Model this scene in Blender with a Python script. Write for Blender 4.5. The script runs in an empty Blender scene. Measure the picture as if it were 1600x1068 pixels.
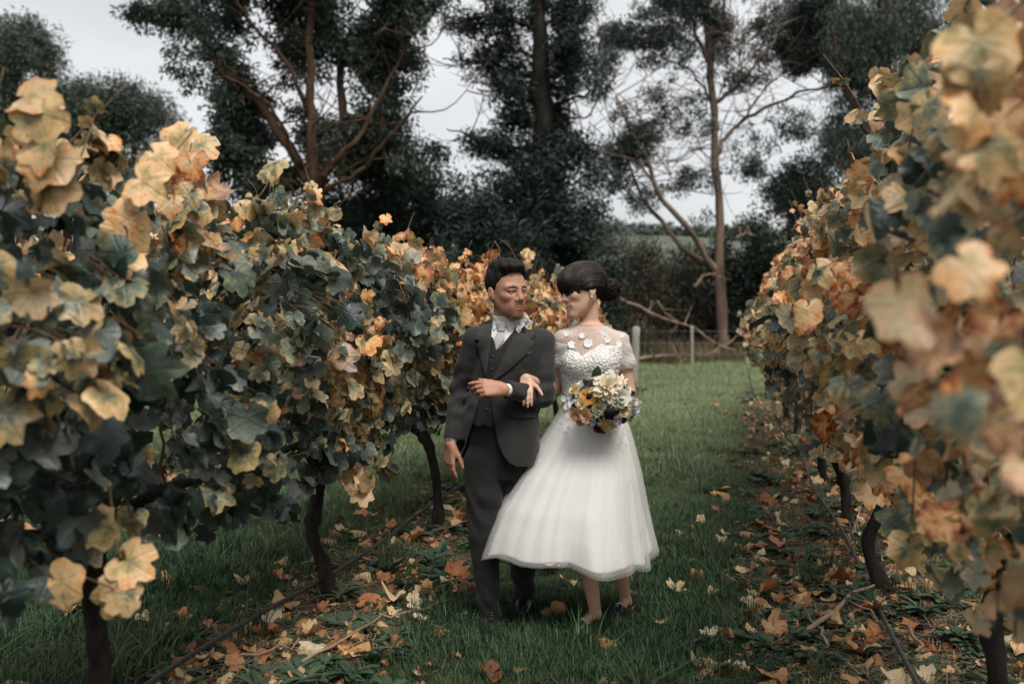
import bpy, math, random
import numpy as np
from mathutils import Vector, Matrix, noise as mnoise
from mathutils.geometry import delaunay_2d_cdt

# ------------------------------------------------------------------ camera, sky, sun, exposure
SC = bpy.context.scene
COL = SC.collection
R = math.radians
CAM_H = 1.47
cam_data = bpy.data.cameras.new("camera")
cam = bpy.data.objects.new("camera", cam_data)
COL.objects.link(cam)
cam.location = (0, 0, CAM_H)
cam.rotation_euler = (R(90), 0, 0)
cam_data.lens = 35.0
cam_data.sensor_width = 36.0
cam_data.shift_y = -0.0275
cam_data.clip_start = 0.05
cam_data.clip_end = 2000
cam_data.dof.use_dof = True
cam_data.dof.focus_distance = 5.0
cam_data.dof.aperture_fstop = 2.0
SC.camera = cam

SUN_EL, SUN_AZ = 58, 155        # degrees; azimuth clockwise from +Y: behind the camera, a little to its right
world = bpy.data.worlds.new("World")
SC.world = world
world.use_nodes = True
wn = world.node_tree
wn.nodes.clear()
w_out = wn.nodes.new("ShaderNodeOutputWorld")
w_bg = wn.nodes.new("ShaderNodeBackground")
w_sky = wn.nodes.new("ShaderNodeTexSky")
w_sky.sky_type = 'NISHITA'
w_sky.sun_disc = False
w_sky.sun_elevation = R(SUN_EL)
w_sky.sun_rotation = R(SUN_AZ)
w_tc = wn.nodes.new("ShaderNodeTexCoord")
w_map = wn.nodes.new("ShaderNodeMapping")
w_map.inputs['Scale'].default_value = (1.0, 1.0, 2.6)
w_noise = wn.nodes.new("ShaderNodeTexNoise")
w_noise.inputs['Scale'].default_value = 2.2
w_noise.inputs['Detail'].default_value = 5
w_ramp = wn.nodes.new("ShaderNodeValToRGB")
w_ramp.color_ramp.elements[0].position = 0.34
w_ramp.color_ramp.elements[0].color = (0.640, 0.650, 0.652, 1)
w_ramp.color_ramp.elements[1].position = 0.66
w_ramp.color_ramp.elements[1].color = (0.86, 0.86, 0.852, 1)
w_scale = wn.nodes.new("ShaderNodeVectorMath")
w_scale.operation = 'SCALE'
w_scale.inputs['Scale'].default_value = 4.15
w_mix = wn.nodes.new("ShaderNodeMix")
w_mix.data_type = 'RGBA'
w_mix.inputs['Factor'].default_value = 0.93
wn.links.new(w_tc.outputs['Generated'], w_map.inputs['Vector'])
wn.links.new(w_map.outputs[0], w_noise.inputs['Vector'])
wn.links.new(w_noise.outputs['Fac'], w_ramp.inputs['Fac'])
wn.links.new(w_ramp.outputs[0], w_scale.inputs[0])
wn.links.new(w_sky.outputs[0], w_mix.inputs[6])
wn.links.new(w_scale.outputs[0], w_mix.inputs[7])
wn.links.new(w_mix.outputs[2], w_bg.inputs['Color'])
w_bg.inputs['Strength'].default_value = 0.1
wn.links.new(w_bg.outputs[0], w_out.inputs['Surface'])

sun_data = bpy.data.lights.new("sun", 'SUN')
sun = bpy.data.objects.new("sun", sun_data)
COL.objects.link(sun)
sun_data.energy = 1.5
sun_data.angle = R(28)
sun_data.color = (1.0, 0.95, 0.88)
_d = Vector((math.sin(R(SUN_AZ)) * math.cos(R(SUN_EL)), math.cos(R(SUN_AZ)) * math.cos(R(SUN_EL)), math.sin(R(SUN_EL))))
sun.rotation_euler = (-_d).to_track_quat('-Z', 'Y').to_euler()
sun.location = _d * 60

SC.view_settings.view_transform = 'Standard'
SC.view_settings.look = 'None'
SC.view_settings.gamma = 1.0
SC.view_settings.exposure = 1.36
SC.view_settings.use_curve_mapping = False
SC.render.engine = 'CYCLES'
SC.cycles.use_denoising = True
SC.cycles.max_bounces = 7
SC.cycles.diffuse_bounces = 3
SC.cycles.glossy_bounces = 2
SC.cycles.transmission_bounces = 4
SC.cycles.transparent_max_bounces = 10
SC.cycles.caustics_reflective = False
SC.cycles.caustics_refractive = False

# ------------------------------------------------------------------ helpers
rng = np.random.default_rng(11)
random.seed(5)
F_PX, U0, V0 = 1556.0, 800.0, 490.0


def W(u, v, y):
    """World point at depth y metres along the camera's heading, given its bearing measured on the photograph."""
    return np.array([(u - U0) / F_PX * y, y, CAM_H - (v - V0) / F_PX * y])


PHI = R(12.15)
ROW_D = np.array([math.sin(PHI), math.cos(PHI), 0.0])      # along the vine rows
ROW_N = np.array([math.cos(PHI), -math.sin(PHI), 0.0])     # across them, to the right


def RP(t, s, z=0.0):
    return ROW_D * s + ROW_N * t + np.array([0, 0, z])


def unit(v):
    v = np.asarray(v, float)
    return v / max(1e-9, np.linalg.norm(v))


def mesh_np(name, V, F, mat=None, smooth=True, attrs=None, uv=None):
    """F: one (n,k) integer array or a list of such arrays."""
    me = bpy.data.meshes.new(name)
    V = np.asarray(V, np.float32)
    Fs = [np.asarray(f, np.int32) for f in (F if isinstance(F, list) else [F]) if len(f)]
    me.vertices.add(len(V))
    me.vertices.foreach_set('co', V.ravel())
    loops = np.concatenate([f.ravel() for f in Fs])
    sizes = np.concatenate([np.full(len(f), f.shape[1], np.int32) for f in Fs])
    starts = np.concatenate([[0], np.cumsum(sizes)[:-1]]).astype(np.int32)
    me.loops.add(len(loops))
    me.loops.foreach_set('vertex_index', loops)
    me.polygons.add(len(sizes))
    me.polygons.foreach_set('loop_start', starts)
    me.polygons.foreach_set('loop_total', sizes)
    me.polygons.foreach_set('use_smooth', np.full(len(sizes), smooth, bool))
    if uv is not None:
        lay = me.uv_layers.new(name='UVMap')
        lay.data.foreach_set('uv', np.asarray(uv, np.float32)[loops].ravel())
    for k, a in (attrs or {}).items():
        a = np.asarray(a, np.float32)
        if a.ndim == 1:
            at = me.attributes.new(k, 'FLOAT', 'POINT')
            at.data.foreach_set('value', a)
        else:
            if a.shape[1] == 3:
                a = np.concatenate([a, np.ones((len(a), 1), np.float32)], 1)
            at = me.attributes.new(k, 'FLOAT_COLOR', 'POINT')
            at.data.foreach_set('color', a.ravel())
    me.update(calc_edges=True)
    if mat is not None:
        me.materials.append(mat)
    return me


def link(name, data, parent=None, loc=None):
    o = bpy.data.objects.new(name, data)
    COL.objects.link(o)
    if parent is not None:
        o.parent = parent
    if loc is not None:
        o.location = loc
    return o


def tag(o, label=None, cat=None, group=None, kind=None):
    if label: o['label'] = label
    if cat: o['category'] = cat
    if group: o['group'] = group
    if kind: o['kind'] = kind
    return o


def thing(name, loc, label, cat, group=None, kind=None):
    o = bpy.data.objects.new(name, None)
    COL.objects.link(o)
    o.location = loc
    o.empty_display_size = 0.1
    return tag(o, label, cat, group, kind)


class Acc:
    """Collects pieces into one mesh."""
    def __init__(s):
        s.V, s.F, s.n, s.A = [], {}, 0, []

    def add(s, V, F, a=0.0):
        V = np.asarray(V, float)
        for f in (F if isinstance(F, list) else [F]):
            f = np.asarray(f, np.int64)
            if len(f):
                s.F.setdefault(f.shape[1], []).append(f + s.n)
        s.V.append(V)
        s.A.append(np.full(len(V), a) if np.isscalar(a) else np.asarray(a))
        s.n += len(V)

    def mesh(s, name, mat, origin=(0, 0, 0), smooth=True):
        return mesh_np(name, np.concatenate(s.V) - np.asarray(origin), [np.concatenate(f) for f in s.F.values()],
                       mat, smooth, {'tint': np.concatenate(s.A)})


def smooth_path(P, n):
    """Catmull-Rom through P, n samples."""
    P = np.asarray(P, float)
    Q = np.concatenate([[2 * P[0] - P[1]], P, [2 * P[-1] - P[-2]]])
    t = np.linspace(0, len(P) - 1 - 1e-6, n)
    i = t.astype(int)
    f = (t - i)[:, None]
    a, b, c, d = Q[i], Q[i + 1], Q[i + 2], Q[i + 3]
    return 0.5 * ((2 * b) + (-a + c) * f + (2 * a - 5 * b + 4 * c - d) * f ** 2 + (-a + 3 * b - 3 * c + d) * f ** 3)


def tube(P, r, sides=6, rough=0.0, flat=None):
    P = np.asarray(P, float)
    n = len(P)
    r = np.broadcast_to(np.asarray(r, float), (n,))
    T = np.gradient(P, axis=0)
    T /= np.linalg.norm(T, axis=1)[:, None] + 1e-9
    ref = np.array([0.0, 0, 1]) if abs(T[0, 2]) < 0.8 else np.array([1.0, 0, 0])
    A = np.cross(T, ref)
    A /= np.linalg.norm(A, axis=1)[:, None] + 1e-9
    for i in range(1, n):
        a = A[i - 1] - T[i] * A[i - 1].dot(T[i])
        A[i] = a / (np.linalg.norm(a) + 1e-9)
    B = np.cross(T, A)
    th = np.arange(sides) / sides * 2 * np.pi
    rr = r[:, None] * np.ones(sides)
    if rough:
        rr = rr * (1 + rough * rng.normal(size=rr.shape))
    V = P[:, None, :] + rr[..., None] * (np.cos(th)[None, :, None] * A[:, None, :] + np.sin(th)[None, :, None] * B[:, None, :])
    V = V.reshape(-1, 3)
    i = np.arange(n - 1)[:, None] * sides
    j = np.arange(sides)[None, :]
    k = (j + 1) % sides
    Q = np.stack([i + j, i + k, i + sides + k, i + sides + j], -1).reshape(-1, 4)
    V = np.concatenate([V, P[:1] - T[:1] * r[0] * .3, P[-1:] + T[-1:] * r[-1] * .3])
    c0, c1 = n * sides, n * sides + 1
    jj = np.arange(sides)
    T0 = np.stack([np.full(sides, c0), (jj + 1) % sides, jj], 1)
    T1 = np.stack([np.full(sides, c1), (n - 1) * sides + jj, (n - 1) * sides + (jj + 1) % sides], 1)
    return V, [Q, np.concatenate([T0, T1])]


# ------------------------------------------------------------------ material helpers
class NT:
    def __init__(s, name):
        s.m = bpy.data.materials.new(name)
        s.m.use_nodes = True
        s.t = s.m.node_tree
        s.b = s.t.nodes['Principled BSDF']
        s.out = s.t.nodes['Material Output']

    def n(s, typ, **kw):
        nd = s.t.nodes.new('ShaderNode' + typ)
        for k, v in kw.items():
            setattr(nd, k, v)
        return nd

    def set(s, sock, v):
        if hasattr(v, 'is_linked') or isinstance(v, bpy.types.NodeSocket):
            s.t.links.new(v, sock)
        else:
            if isinstance(v, tuple) and len(v) == 3 and sock.type == 'RGBA':
                v = (*v, 1)
            sock.default_value = v

    def math(s, op, a, b=0.0, c=None, clamp=False):
        nd = s.n('Math', operation=op, use_clamp=clamp)
        s.set(nd.inputs[0], a)
        s.set(nd.inputs[1], b)
        if c is not None: s.set(nd.inputs[2], c)
        return nd.outputs[0]

    def attr(s, name, typ='GEOMETRY'):
        nd = s.n('Attribute', attribute_name=name, attribute_type=typ)
        return nd

    def noise(s, scale, detail=3, vec=None, rough=.55, dim='3D', w=None):
        nd = s.n('TexNoise', noise_dimensions=dim)
        nd.inputs['Scale'].default_value = scale
        nd.inputs['Detail'].default_value = detail
        nd.inputs['Roughness'].default_value = rough
        if vec is not None: s.set(nd.inputs['Vector'], vec)
        if w is not None: s.set(nd.inputs['W'], w)
        return nd.outputs['Fac']

    def coord(s, which='Object', scale=None):
        tc = s.n('TexCoord').outputs[which]
        if scale is not None:
            mp = s.n('Mapping')
            mp.inputs['Scale'].default_value = scale
            s.set(mp.inputs['Vector'], tc)
            return mp.outputs[0]
        return tc

    def ramp(s, fac, stops, interp='LINEAR'):
        nd = s.n('ValToRGB')
        cr = nd.color_ramp
        cr.interpolation = interp
        while len(cr.elements) < len(stops): cr.elements.new(0.5)
        for e, (p, c) in zip(cr.elements, stops):
            e.position = p
            e.color = (*c, 1) if len(c) == 3 else c
        s.set(nd.inputs['Fac'], fac)
        return nd.outputs[0]

    def mix(s, fac, a, b, blend='MIX'):
        nd = s.n('Mix', data_type='RGBA', blend_type=blend)
        s.set(nd.inputs[0], fac)
        s.set(nd.inputs[6], a)
        s.set(nd.inputs[7], b)
        return nd.outputs[2]

    def maprange(s, v, a, b, c=0.0, d=1.0):
        nd = s.n('MapRange')
        for i, x in enumerate((v, a, b, c, d)): s.set(nd.inputs[i], x)
        return nd.outputs[0]

    def bump(s, h, strength=.3, dist=.01):
        nd = s.n('Bump')
        nd.inputs['Strength'].default_value = strength
        nd.inputs['Distance'].default_value = dist
        s.set(nd.inputs['Height'], h)
        s.set(s.b.inputs['Normal'], nd.outputs[0])

    def base(s, c, rough=.7, spec=.3):
        s.set(s.b.inputs['Base Color'], c)
        s.set(s.b.inputs['Roughness'], rough)
        s.set(s.b.inputs['Specular IOR Level'], spec)
        return s


def simple_mat(name, c1, c2, scale=20, rough=.7, spec=.3, bump=.3, dist=.005, stretch=None, which='Object'):
    t = NT(name)
    co = t.coord(which, stretch)
    nz = t.noise(scale, 4, co)
    t.base(t.ramp(nz, [(.3, c1), (.7, c2)]), rough, spec)
    if bump: t.bump(nz, bump, dist)
    return t.m


def with_translucent(t, col, amount):
    """Adds light passing through thin tissue (leaves, petals)."""
    tr = t.n('BsdfTranslucent')
    t.set(tr.inputs['Color'], col)
    mx = t.n('MixShader')
    mx.inputs[0].default_value = amount
    t.t.links.new(t.b.outputs[0], mx.inputs[1])
    t.t.links.new(tr.outputs[0], mx.inputs[2])
    t.t.links.new(mx.outputs[0], t.out.inputs['Surface'])
# ------------------------------------------------------------------ materials
def vine_leaf_mat(name, attr_type):
    t = NT(name)
    tint = t.attr('tint', attr_type).outputs['Fac']
    rnd = t.attr('rnd', attr_type).outputs['Fac']
    uv = t.n('UVMap').outputs[0]
    sep = t.n('SeparateXYZ'); t.set(sep.inputs[0], uv)
    x, y = sep.outputs[0], sep.outputs[1]
    rad = t.math('SQRT', t.math('ADD', t.math('MULTIPLY', x, x), t.math('MULTIPLY', y, y)))
    ang = t.math('ARCTAN2', x, y)
    a = t.math('DIVIDE', ang, 0.96)
    fr = t.math('ABSOLUTE', t.math('SUBTRACT', t.math('FRACT', t.math('ADD', a, 20.5)), 0.5))
    vd = t.math('MULTIPLY', t.math('MULTIPLY', fr, .96), rad)
    vein = t.maprange(vd, 0.012, 0.075, 1.0, 0.0)
    off = t.n('CombineXYZ'); t.set(off.inputs[0], x); t.set(off.inputs[1], y); t.set(off.inputs[2], t.math('MULTIPLY', rnd, 37.0))
    n1 = t.noise(2.0, 4, off.outputs[0], .6)
    n2 = t.noise(7.0, 3, off.outputs[0], .6)
    f = t.math('ADD', tint, t.math('MULTIPLY', t.math('SUBTRACT', rad, .55), .22))
    f = t.math('ADD', f, t.math('MULTIPLY', t.math('SUBTRACT', n1, .5), .75))
    f = t.math('SUBTRACT', f, t.math('MULTIPLY', vein, .045))
    col = t.ramp(f, [(.0, (.018, .033, .028)), (.24, (.034, .056, .043)), (.39, (.125, .145, .095)), (.50, (.34, .275, .135)), (.59, (.52, .365, .185)),
                     (.69, (.68, .49, .29)), (.80, (.70, .385, .185)), (.93, (.34, .10, .04)), (1.0, (.12, .045, .02))])
    spot = t.maprange(n2, .64, .73, 0.0, 1.0)
    spot = t.math('MULTIPLY', spot, t.maprange(tint, .3, .6, .15, .75))
    col = t.mix(spot, col, (.14, .06, .025))
    br = t.maprange(rnd, 0.0, 1.0, .72, 1.2)
    hs = t.n('HueSaturation'); hs.inputs['Saturation'].default_value = 1.10
    t.set(hs.inputs['Value'], br); t.set(hs.inputs['Color'], col)
    col = hs.outputs[0]
    geo = t.n('NewGeometry')
    pale = t.mix(.38, col, (.24, .26, .22))
    col2 = t.mix(geo.outputs['Backfacing'], col, pale)
    t.base(col2, t.maprange(rnd, 0.0, 1.0, .36, .52), .65)
    t.bump(t.math('ADD', t.math('MULTIPLY', vein, -.25), t.math('MULTIPLY', n2, .8)), .5, .008)
    with_translucent(t, col, .22)
    return t.m


M_LEAF_OBJ = vine_leaf_mat('vine_leaf_single', 'OBJECT')
M_LEAF_GEO = vine_leaf_mat('vine_leaf_mass', 'GEOMETRY')


def fallen_mat(name, attr_type):
    t = NT(name)
    tint = t.attr('tint', attr_type).outputs['Fac']
    rnd = t.attr('rnd', attr_type).outputs['Fac']
    uv = t.n('UVMap').outputs[0]
    sep = t.n('SeparateXYZ'); t.set(sep.inputs[0], uv)
    off = t.n('CombineXYZ'); t.set(off.inputs[0], sep.outputs[0]); t.set(off.inputs[1], sep.outputs[1]); t.set(off.inputs[2], t.math('MULTIPLY', rnd, 29.0))
    n1 = t.noise(2.6, 4, off.outputs[0], .6)
    n2 = t.noise(9, 3, off.outputs[0])
    f = t.math('ADD', tint, t.math('MULTIPLY', t.math('SUBTRACT', n1, .5), .55))
    col = t.ramp(f, [(0.0, (.58, .50, .36)), (.25, (.55, .40, .22)), (.45, (.46, .26, .12)), (.65, (.36, .15, .06)), (.85, (.20, .065, .028)), (1.0, (.09, .035, .02))])
    col = t.mix(t.maprange(n2, .6, .7, 0, .5), col, (.16, .08, .04))
    t.base(col, .6, .3)
    t.bump(n2, .5, .006)
    with_translucent(t, col, .12)
    return t.m


M_FALLEN_OBJ = fallen_mat('fallen_leaf_single', 'OBJECT')
M_FALLEN_GEO = fallen_mat('fallen_leaf_mass', 'GEOMETRY')


def blade_mat(name, c1, c2, c3, trans=.25, rough=.5, paler=False):
    t = NT(name)
    oi = t.n('ObjectInfo').outputs['Random']
    gx = t.attr('tint').outputs['Fac']
    f = t.math('ADD', t.math('MULTIPLY', oi, .55), t.math('MULTIPLY', gx, .45))
    col = t.ramp(f, [(0, c1), (.5, c2), (1, c3)])
    if paler:       # patchy tone; towards the fence the brighter open-sky light is painted into the colour
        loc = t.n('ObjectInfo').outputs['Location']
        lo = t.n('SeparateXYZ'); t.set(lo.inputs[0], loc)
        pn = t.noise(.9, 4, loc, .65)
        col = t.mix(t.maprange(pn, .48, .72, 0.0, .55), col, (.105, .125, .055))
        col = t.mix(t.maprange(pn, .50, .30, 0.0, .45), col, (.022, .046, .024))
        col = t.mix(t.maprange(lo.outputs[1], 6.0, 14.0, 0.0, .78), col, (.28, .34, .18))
    t.base(col, rough, .35)
    with_translucent(t, col, trans)
    return t.m


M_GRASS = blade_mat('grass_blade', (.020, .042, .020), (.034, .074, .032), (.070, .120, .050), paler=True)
M_WEED = blade_mat('weed_leaf', (.030, .056, .034), (.050, .085, .048), (.085, .125, .07))
M_STRAW = blade_mat('dry_straw', (.18, .13, .075), (.28, .21, .12), (.40, .32, .20), .1)
M_DRYGRASS = blade_mat('tall_dry_grass', (.10, .085, .05), (.17, .13, .075), (.24, .19, .11), .2)
M_BARK_VINE = simple_mat('vine_bark', (.009, .008, .007), (.034, .027, .022), 38, .9, .15, 1.0, .012, (1, 1, .25))
M_CANE = simple_mat('vine_cane', (.085, .042, .024), (.19, .105, .06), 30, .6, .3, .3)
M_WIRE = simple_mat('galvanised_wire', (.30, .30, .29), (.42, .42, .41), 50, .45, .5, 0)
M_PIPE = simple_mat('black_poly_pipe', (.012, .012, .013), (.03, .03, .032), 40, .45, .45, .1)
M_TWIG = simple_mat('dead_twig', (.16, .10, .065), (.33, .24, .17), 25, .8, .2, .5)
M_POST = simple_mat("weathered_post", (.20, .18, .15), (.32, .295, .25), 9, .9, .15, .5, .01, (3, 3, .5))
M_BRANCH = simple_mat('dead_branch', (.13, .085, .06), (.26, .19, .145), 4, .9, .15, .7, .02)
M_BARK_EUC = simple_mat('rough_gum_bark', (.030, .019, .014), (.105, .060, .038), 2.2, .9, .15, 1.0, .05, (2, 2, .35))
M_BARK_GUM = simple_mat('smooth_gum_bark', (.075, .046, .032), (.25, .185, .14), 1.5, .8, .2, .5, .03, (1.6, 1.6, .35))
M_BARK_PINE = simple_mat('pine_bark', (.012, .011, .010), (.04, .034, .029), 3, .95, .1, 1.0, .05, (2, 2, .5))


def crown_mat(name, c1, c2, c3, trans=.12, rough=.5):
    t = NT(name)
    tint = t.attr('tint').outputs['Fac']
    col = t.ramp(tint, [(0, c1), (.6, c2), (1, c3)])
    t.base(col, rough, .25)
    with_translucent(t, col, trans)
    return t.m


M_CROWN_EUC = crown_mat('gum_leaves', (.022, .034, .027), (.042, .058, .044), (.085, .105, .080))
M_CROWN_GUM = crown_mat('blue_gum_leaves', (.030, .042, .038), (.055, .070, .062), (.10, .115, .10))
M_CROWN_PINE = crown_mat('pine_needles', (.012, .020, .017), (.020, .032, .026), (.034, .050, .040), .05)
M_CROWN_FAR = crown_mat('far_tree_leaves', (.034, .050, .040), (.052, .072, .052), (.085, .105, .078), .1)
M_CROWN_SHRUB = crown_mat('shrub_leaves', (.016, .025, .019), (.028, .041, .029), (.052, .066, .046), .08)
M_CROWN_BROWN = crown_mat('brown_shrub_leaves', (.022, .020, .014), (.038, .034, .022), (.065, .055, .036), .08)

# ground: grass thatch with worn soil along the vine rows
_t = NT('ground_soil_and_thatch')
_soil = _t.attr('soil').outputs['Fac']
_co = _t.coord('Object')
_n1 = _t.noise(1.3, 5, _co)
_n2 = _t.noise(28, 5, _co, .7)
_grass = _t.ramp(_n2, [(.3, (.022, .034, .016)), (.7, (.055, .078, .034))])
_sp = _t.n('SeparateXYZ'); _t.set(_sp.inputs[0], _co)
_grass = _t.mix(_t.maprange(_sp.outputs[1], 6.0, 14.0, 0.0, .7), _grass, (.13, .16, .08))  # far thatch lightened in its colour to stand in for open-sky light
_dirt = _t.ramp(_n2, [(.3, (.030, .020, .014)), (.55, (.075, .050, .034)), (.75, (.15, .105, .07))])
_f = _t.math('ADD', _soil, _t.math('MULTIPLY', _t.math('SUBTRACT', _n1, .5), .9))
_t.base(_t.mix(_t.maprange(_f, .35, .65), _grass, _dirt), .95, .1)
_t.bump(_n2, 1.0, .03)
M_GROUND = _t.m
_t = NT('far_hill_pasture')
_n1 = _t.noise(.035, 5, _t.coord('Object'))
_n2 = _t.noise(.25, 4, _t.coord('Object'))
_t.base(_t.mix(_t.maprange(_n2, .5, .62, 0, .7), _t.ramp(_n1, [(.35, (.080, .096, .070)), (.65, (.125, .14, .105))]), (.045, .058, .045)), .95, .1)
M_HILL = _t.m
# ------------------------------------------------------------------ ground and hill
STRIPS = [(-1.88, .50), (.68, .62), (-5.0, .5), (3.9, .5)]


def row_coords(x, y):
    return x * math.cos(PHI) - y * math.sin(PHI), x * math.sin(PHI) + y * math.cos(PHI)


def soil_w(x, y):
    t, s = row_coords(np.asarray(x), np.asarray(y))
    w = np.zeros_like(t)
    for c, h in STRIPS:
        w = np.maximum(w, np.exp(-((t - c) / h) ** 4))
    return w * np.clip((22 - s) / 4, 0, 1)


def gz(x, y):
    return .012 * np.sin(x * 2.3 + .7) * np.sin(y * 1.9) + .008 * np.sin(x * 5.1 + y * 3.3)


_far = np.array([-420, -300, -220, -150, -100, -70, -50, -36, -26, -19, -14])
_ax = np.concatenate([_far, np.arange(-11, 11.01, .16), -_far[::-1]])
_ay = np.concatenate([[-60, -30, -15, -8, -4], np.arange(-2, 20.01, .16), [22, 24, 26, 29, 33, 38, 45, 60, 80, 110, 150, 200, 280, 400]])
_X, _Y = np.meshgrid(_ax, _ay, indexing='ij')
_near = np.clip((24 - np.hypot(_X, _Y)) / 6, 0, 1)
_V = np.stack([_X, _Y, gz(_X, _Y) * _near], -1).reshape(-1, 3)
_i = np.arange(len(_ax) - 1)[:, None] * len(_ay) + np.arange(len(_ay) - 1)[None, :]
_F = np.stack([_i, _i + len(_ay), _i + len(_ay) + 1, _i + 1], -1).reshape(-1, 4)
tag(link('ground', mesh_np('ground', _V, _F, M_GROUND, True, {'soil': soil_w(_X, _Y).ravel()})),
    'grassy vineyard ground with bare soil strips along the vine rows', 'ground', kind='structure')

_ax = np.linspace(-420, 420, 140)
_ay = np.linspace(60, 400, 70)
_X, _Y = np.meshgrid(_ax, _ay, indexing='ij')
_rise = np.clip((_Y - 62) / 210, 0, 1) ** 1.25
_Z = -.3 + _rise * (18 + 4.5 * np.sin(_X * .012 + 1.2) + 2.5 * np.sin(_X * .031) + 1.0 * np.sin(_X * .09 + _Y * .05)) + (.5 * np.sin(_X * .21) * np.sin(_Y * .17)) * _rise
_Z *= np.clip((410 - _Y) / 90, .3, 1)
_i = np.arange(len(_ax) - 1)[:, None] * len(_ay) + np.arange(len(_ay) - 1)[None, :]
tag(link('hill', mesh_np('hill', np.stack([_X, _Y, _Z], -1).reshape(-1, 3), np.stack([_i, _i + len(_ay), _i + len(_ay) + 1, _i + 1], -1).reshape(-1, 4), M_HILL)),
    'pale green pasture hill rising behind the trees', 'hill', kind='structure')


def hill_z(x, y):
    r = np.clip((y - 62) / 210, 0, 1) ** 1.25
    z = -.3 + r * (18 + 4.5 * np.sin(x * .012 + 1.2) + 2.5 * np.sin(x * .031) + np.sin(x * .09 + y * .05)) + (.5 * np.sin(x * .21) * np.sin(y * .17)) * r
    return z * np.clip((410 - y) / 90, .3, 1)


# ------------------------------------------------------------------ vine leaf shapes (48 triangles each)
def leaf_shape(k, curl=1.0, fold=1.0):
    rs = np.random.default_rng(100 + k)
    ang = np.radians([0, 15, 27, 41, 54, 68, 82, 97, 112, 130, 148, 166])
    deep = rs.uniform(.2, 1.0)
    rad = np.array([1.0, .91, .86 - .14 * deep, .92, .97, .88, .80 - .12 * deep, .84, .86, .76, .72, .58]) + rs.normal(0, .03, 12)
    a = np.concatenate([ang, [np.pi], -ang[:0:-1]])
    r = np.concatenate([rad, [.16], (rad + rs.normal(0, .035, 12))[:0:-1]])
    a = a + rs.normal(0, .03, len(a))
    n = len(a)
    out = np.stack([np.sin(a) * r * .98, np.cos(a) * r], 1)
    m8 = np.arange(8) / 8 * 2 * np.pi
    mid = np.stack([np.sin(m8), np.cos(m8)], 1) * .5 * np.array([1, .9, .9, .8, .5, .8, .9, .9])[:, None]
    P = np.concatenate([[[0, 0]], mid, out])
    rr = np.hypot(P[:, 0], P[:, 1])
    th = np.arctan2(P[:, 0], P[:, 1])
    ph = rs.uniform(0, 6, 3)
    z = -curl * (.20 + .12 * rs.random()) * rr ** 2 + fold * .24 * np.abs(P[:, 0]) * rs.uniform(-.3, 1) \
        + .13 * curl * rr * np.sin(2 * th + ph[2]) + .09 * curl * rr * np.sin(3 * th + ph[0]) + .05 * curl * rr ** 2 * np.sin(5 * th + ph[1])
    V = np.column_stack([P, z])
    tri = [[0, 1 + i, 1 + (i + 1) % 8] for i in range(8)]
    own = [int(round((j / n) * 8)) % 8 for j in range(n)]
    for j in range(n):
        k2 = (j + 1) % n
        tri.append([1 + own[j], 9 + j, 9 + k2])
        if own[j] != own[k2]: tri.append([1 + own[j], 9 + k2, 1 + own[k2]])
    return V, np.array(tri)[:, ::-1], np.zeros((0, 4), int), P


LEAVES = [leaf_shape(k) for k in range(9)] + [leaf_shape(k, 2.1, 1.8) for k in (40, 41, 42)]
LEAVES_DRY = [leaf_shape(k + 20, 1.7 + .12 * k, 1.6) for k in range(8)]
LEAF_ME = [mesh_np('vine_leaf', V, [t, q], M_LEAF_OBJ, True, None, P) for V, t, q, P in LEAVES]
DRY_ME = [mesh_np('fallen_leaf', V, [t, q], M_FALLEN_OBJ, True, None, P) for V, t, q, P in LEAVES_DRY]


def frames(T, N):
    """Rotation matrices with +Y along T and +Z along N (batches)."""
    T = T / np.linalg.norm(T, axis=1)[:, None]
    N = N - T * (N * T).sum(1)[:, None]
    N = N / np.linalg.norm(N, axis=1)[:, None]
    return np.stack([np.cross(T, N), T, N], 2)


def leaf_mass(name, shapes, pos, Rm, size, tint, rnd, mat, parent=None):
    Vs, Fs3, Fs4, uv, at, ar, n = [], [], [], [], [], [], 0
    which = rng.integers(0, len(shapes), len(pos))
    for k, (V, t, q, P) in enumerate(shapes):
        m = which == k
        c = m.sum()
        if not c: continue
        VV = np.einsum('nij,vj->nvi', Rm[m] * size[m][:, None, None], V) + pos[m][:, None, :]
        nv = len(V)
        o = n + np.arange(c)[:, None, None] * nv
        Fs3.append((t[None] + o).reshape(-1, 3))
        if len(q): Fs4.append((q[None] + o).reshape(-1, 4))
        Vs.append(VV.reshape(-1, 3)); uv.append(np.tile(P, (c, 1)))
        at.append(np.repeat(tint[m], nv)); ar.append(np.repeat(rnd[m], nv))
        n += c * nv
    me = mesh_np(name, np.concatenate(Vs), [np.concatenate(f) for f in (Fs3, Fs4) if f], mat, True,
                 {'tint': np.concatenate(at), 'rnd': np.concatenate(ar)}, np.concatenate(uv))
    return link(name, me, parent)


def leaf_object(name, me, parent, pos, Rm, size, tint, rnd):
    o = link(name, me, parent)
    M = Matrix(np.asarray(Rm).tolist())
    o.rotation_mode = 'QUATERNION'
    o.rotation_quaternion = M.to_quaternion()
    o.scale = (size, size, size)
    o.location = pos
    o['tint'] = float(tint)
    o['rnd'] = float(rnd)
    return o


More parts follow.
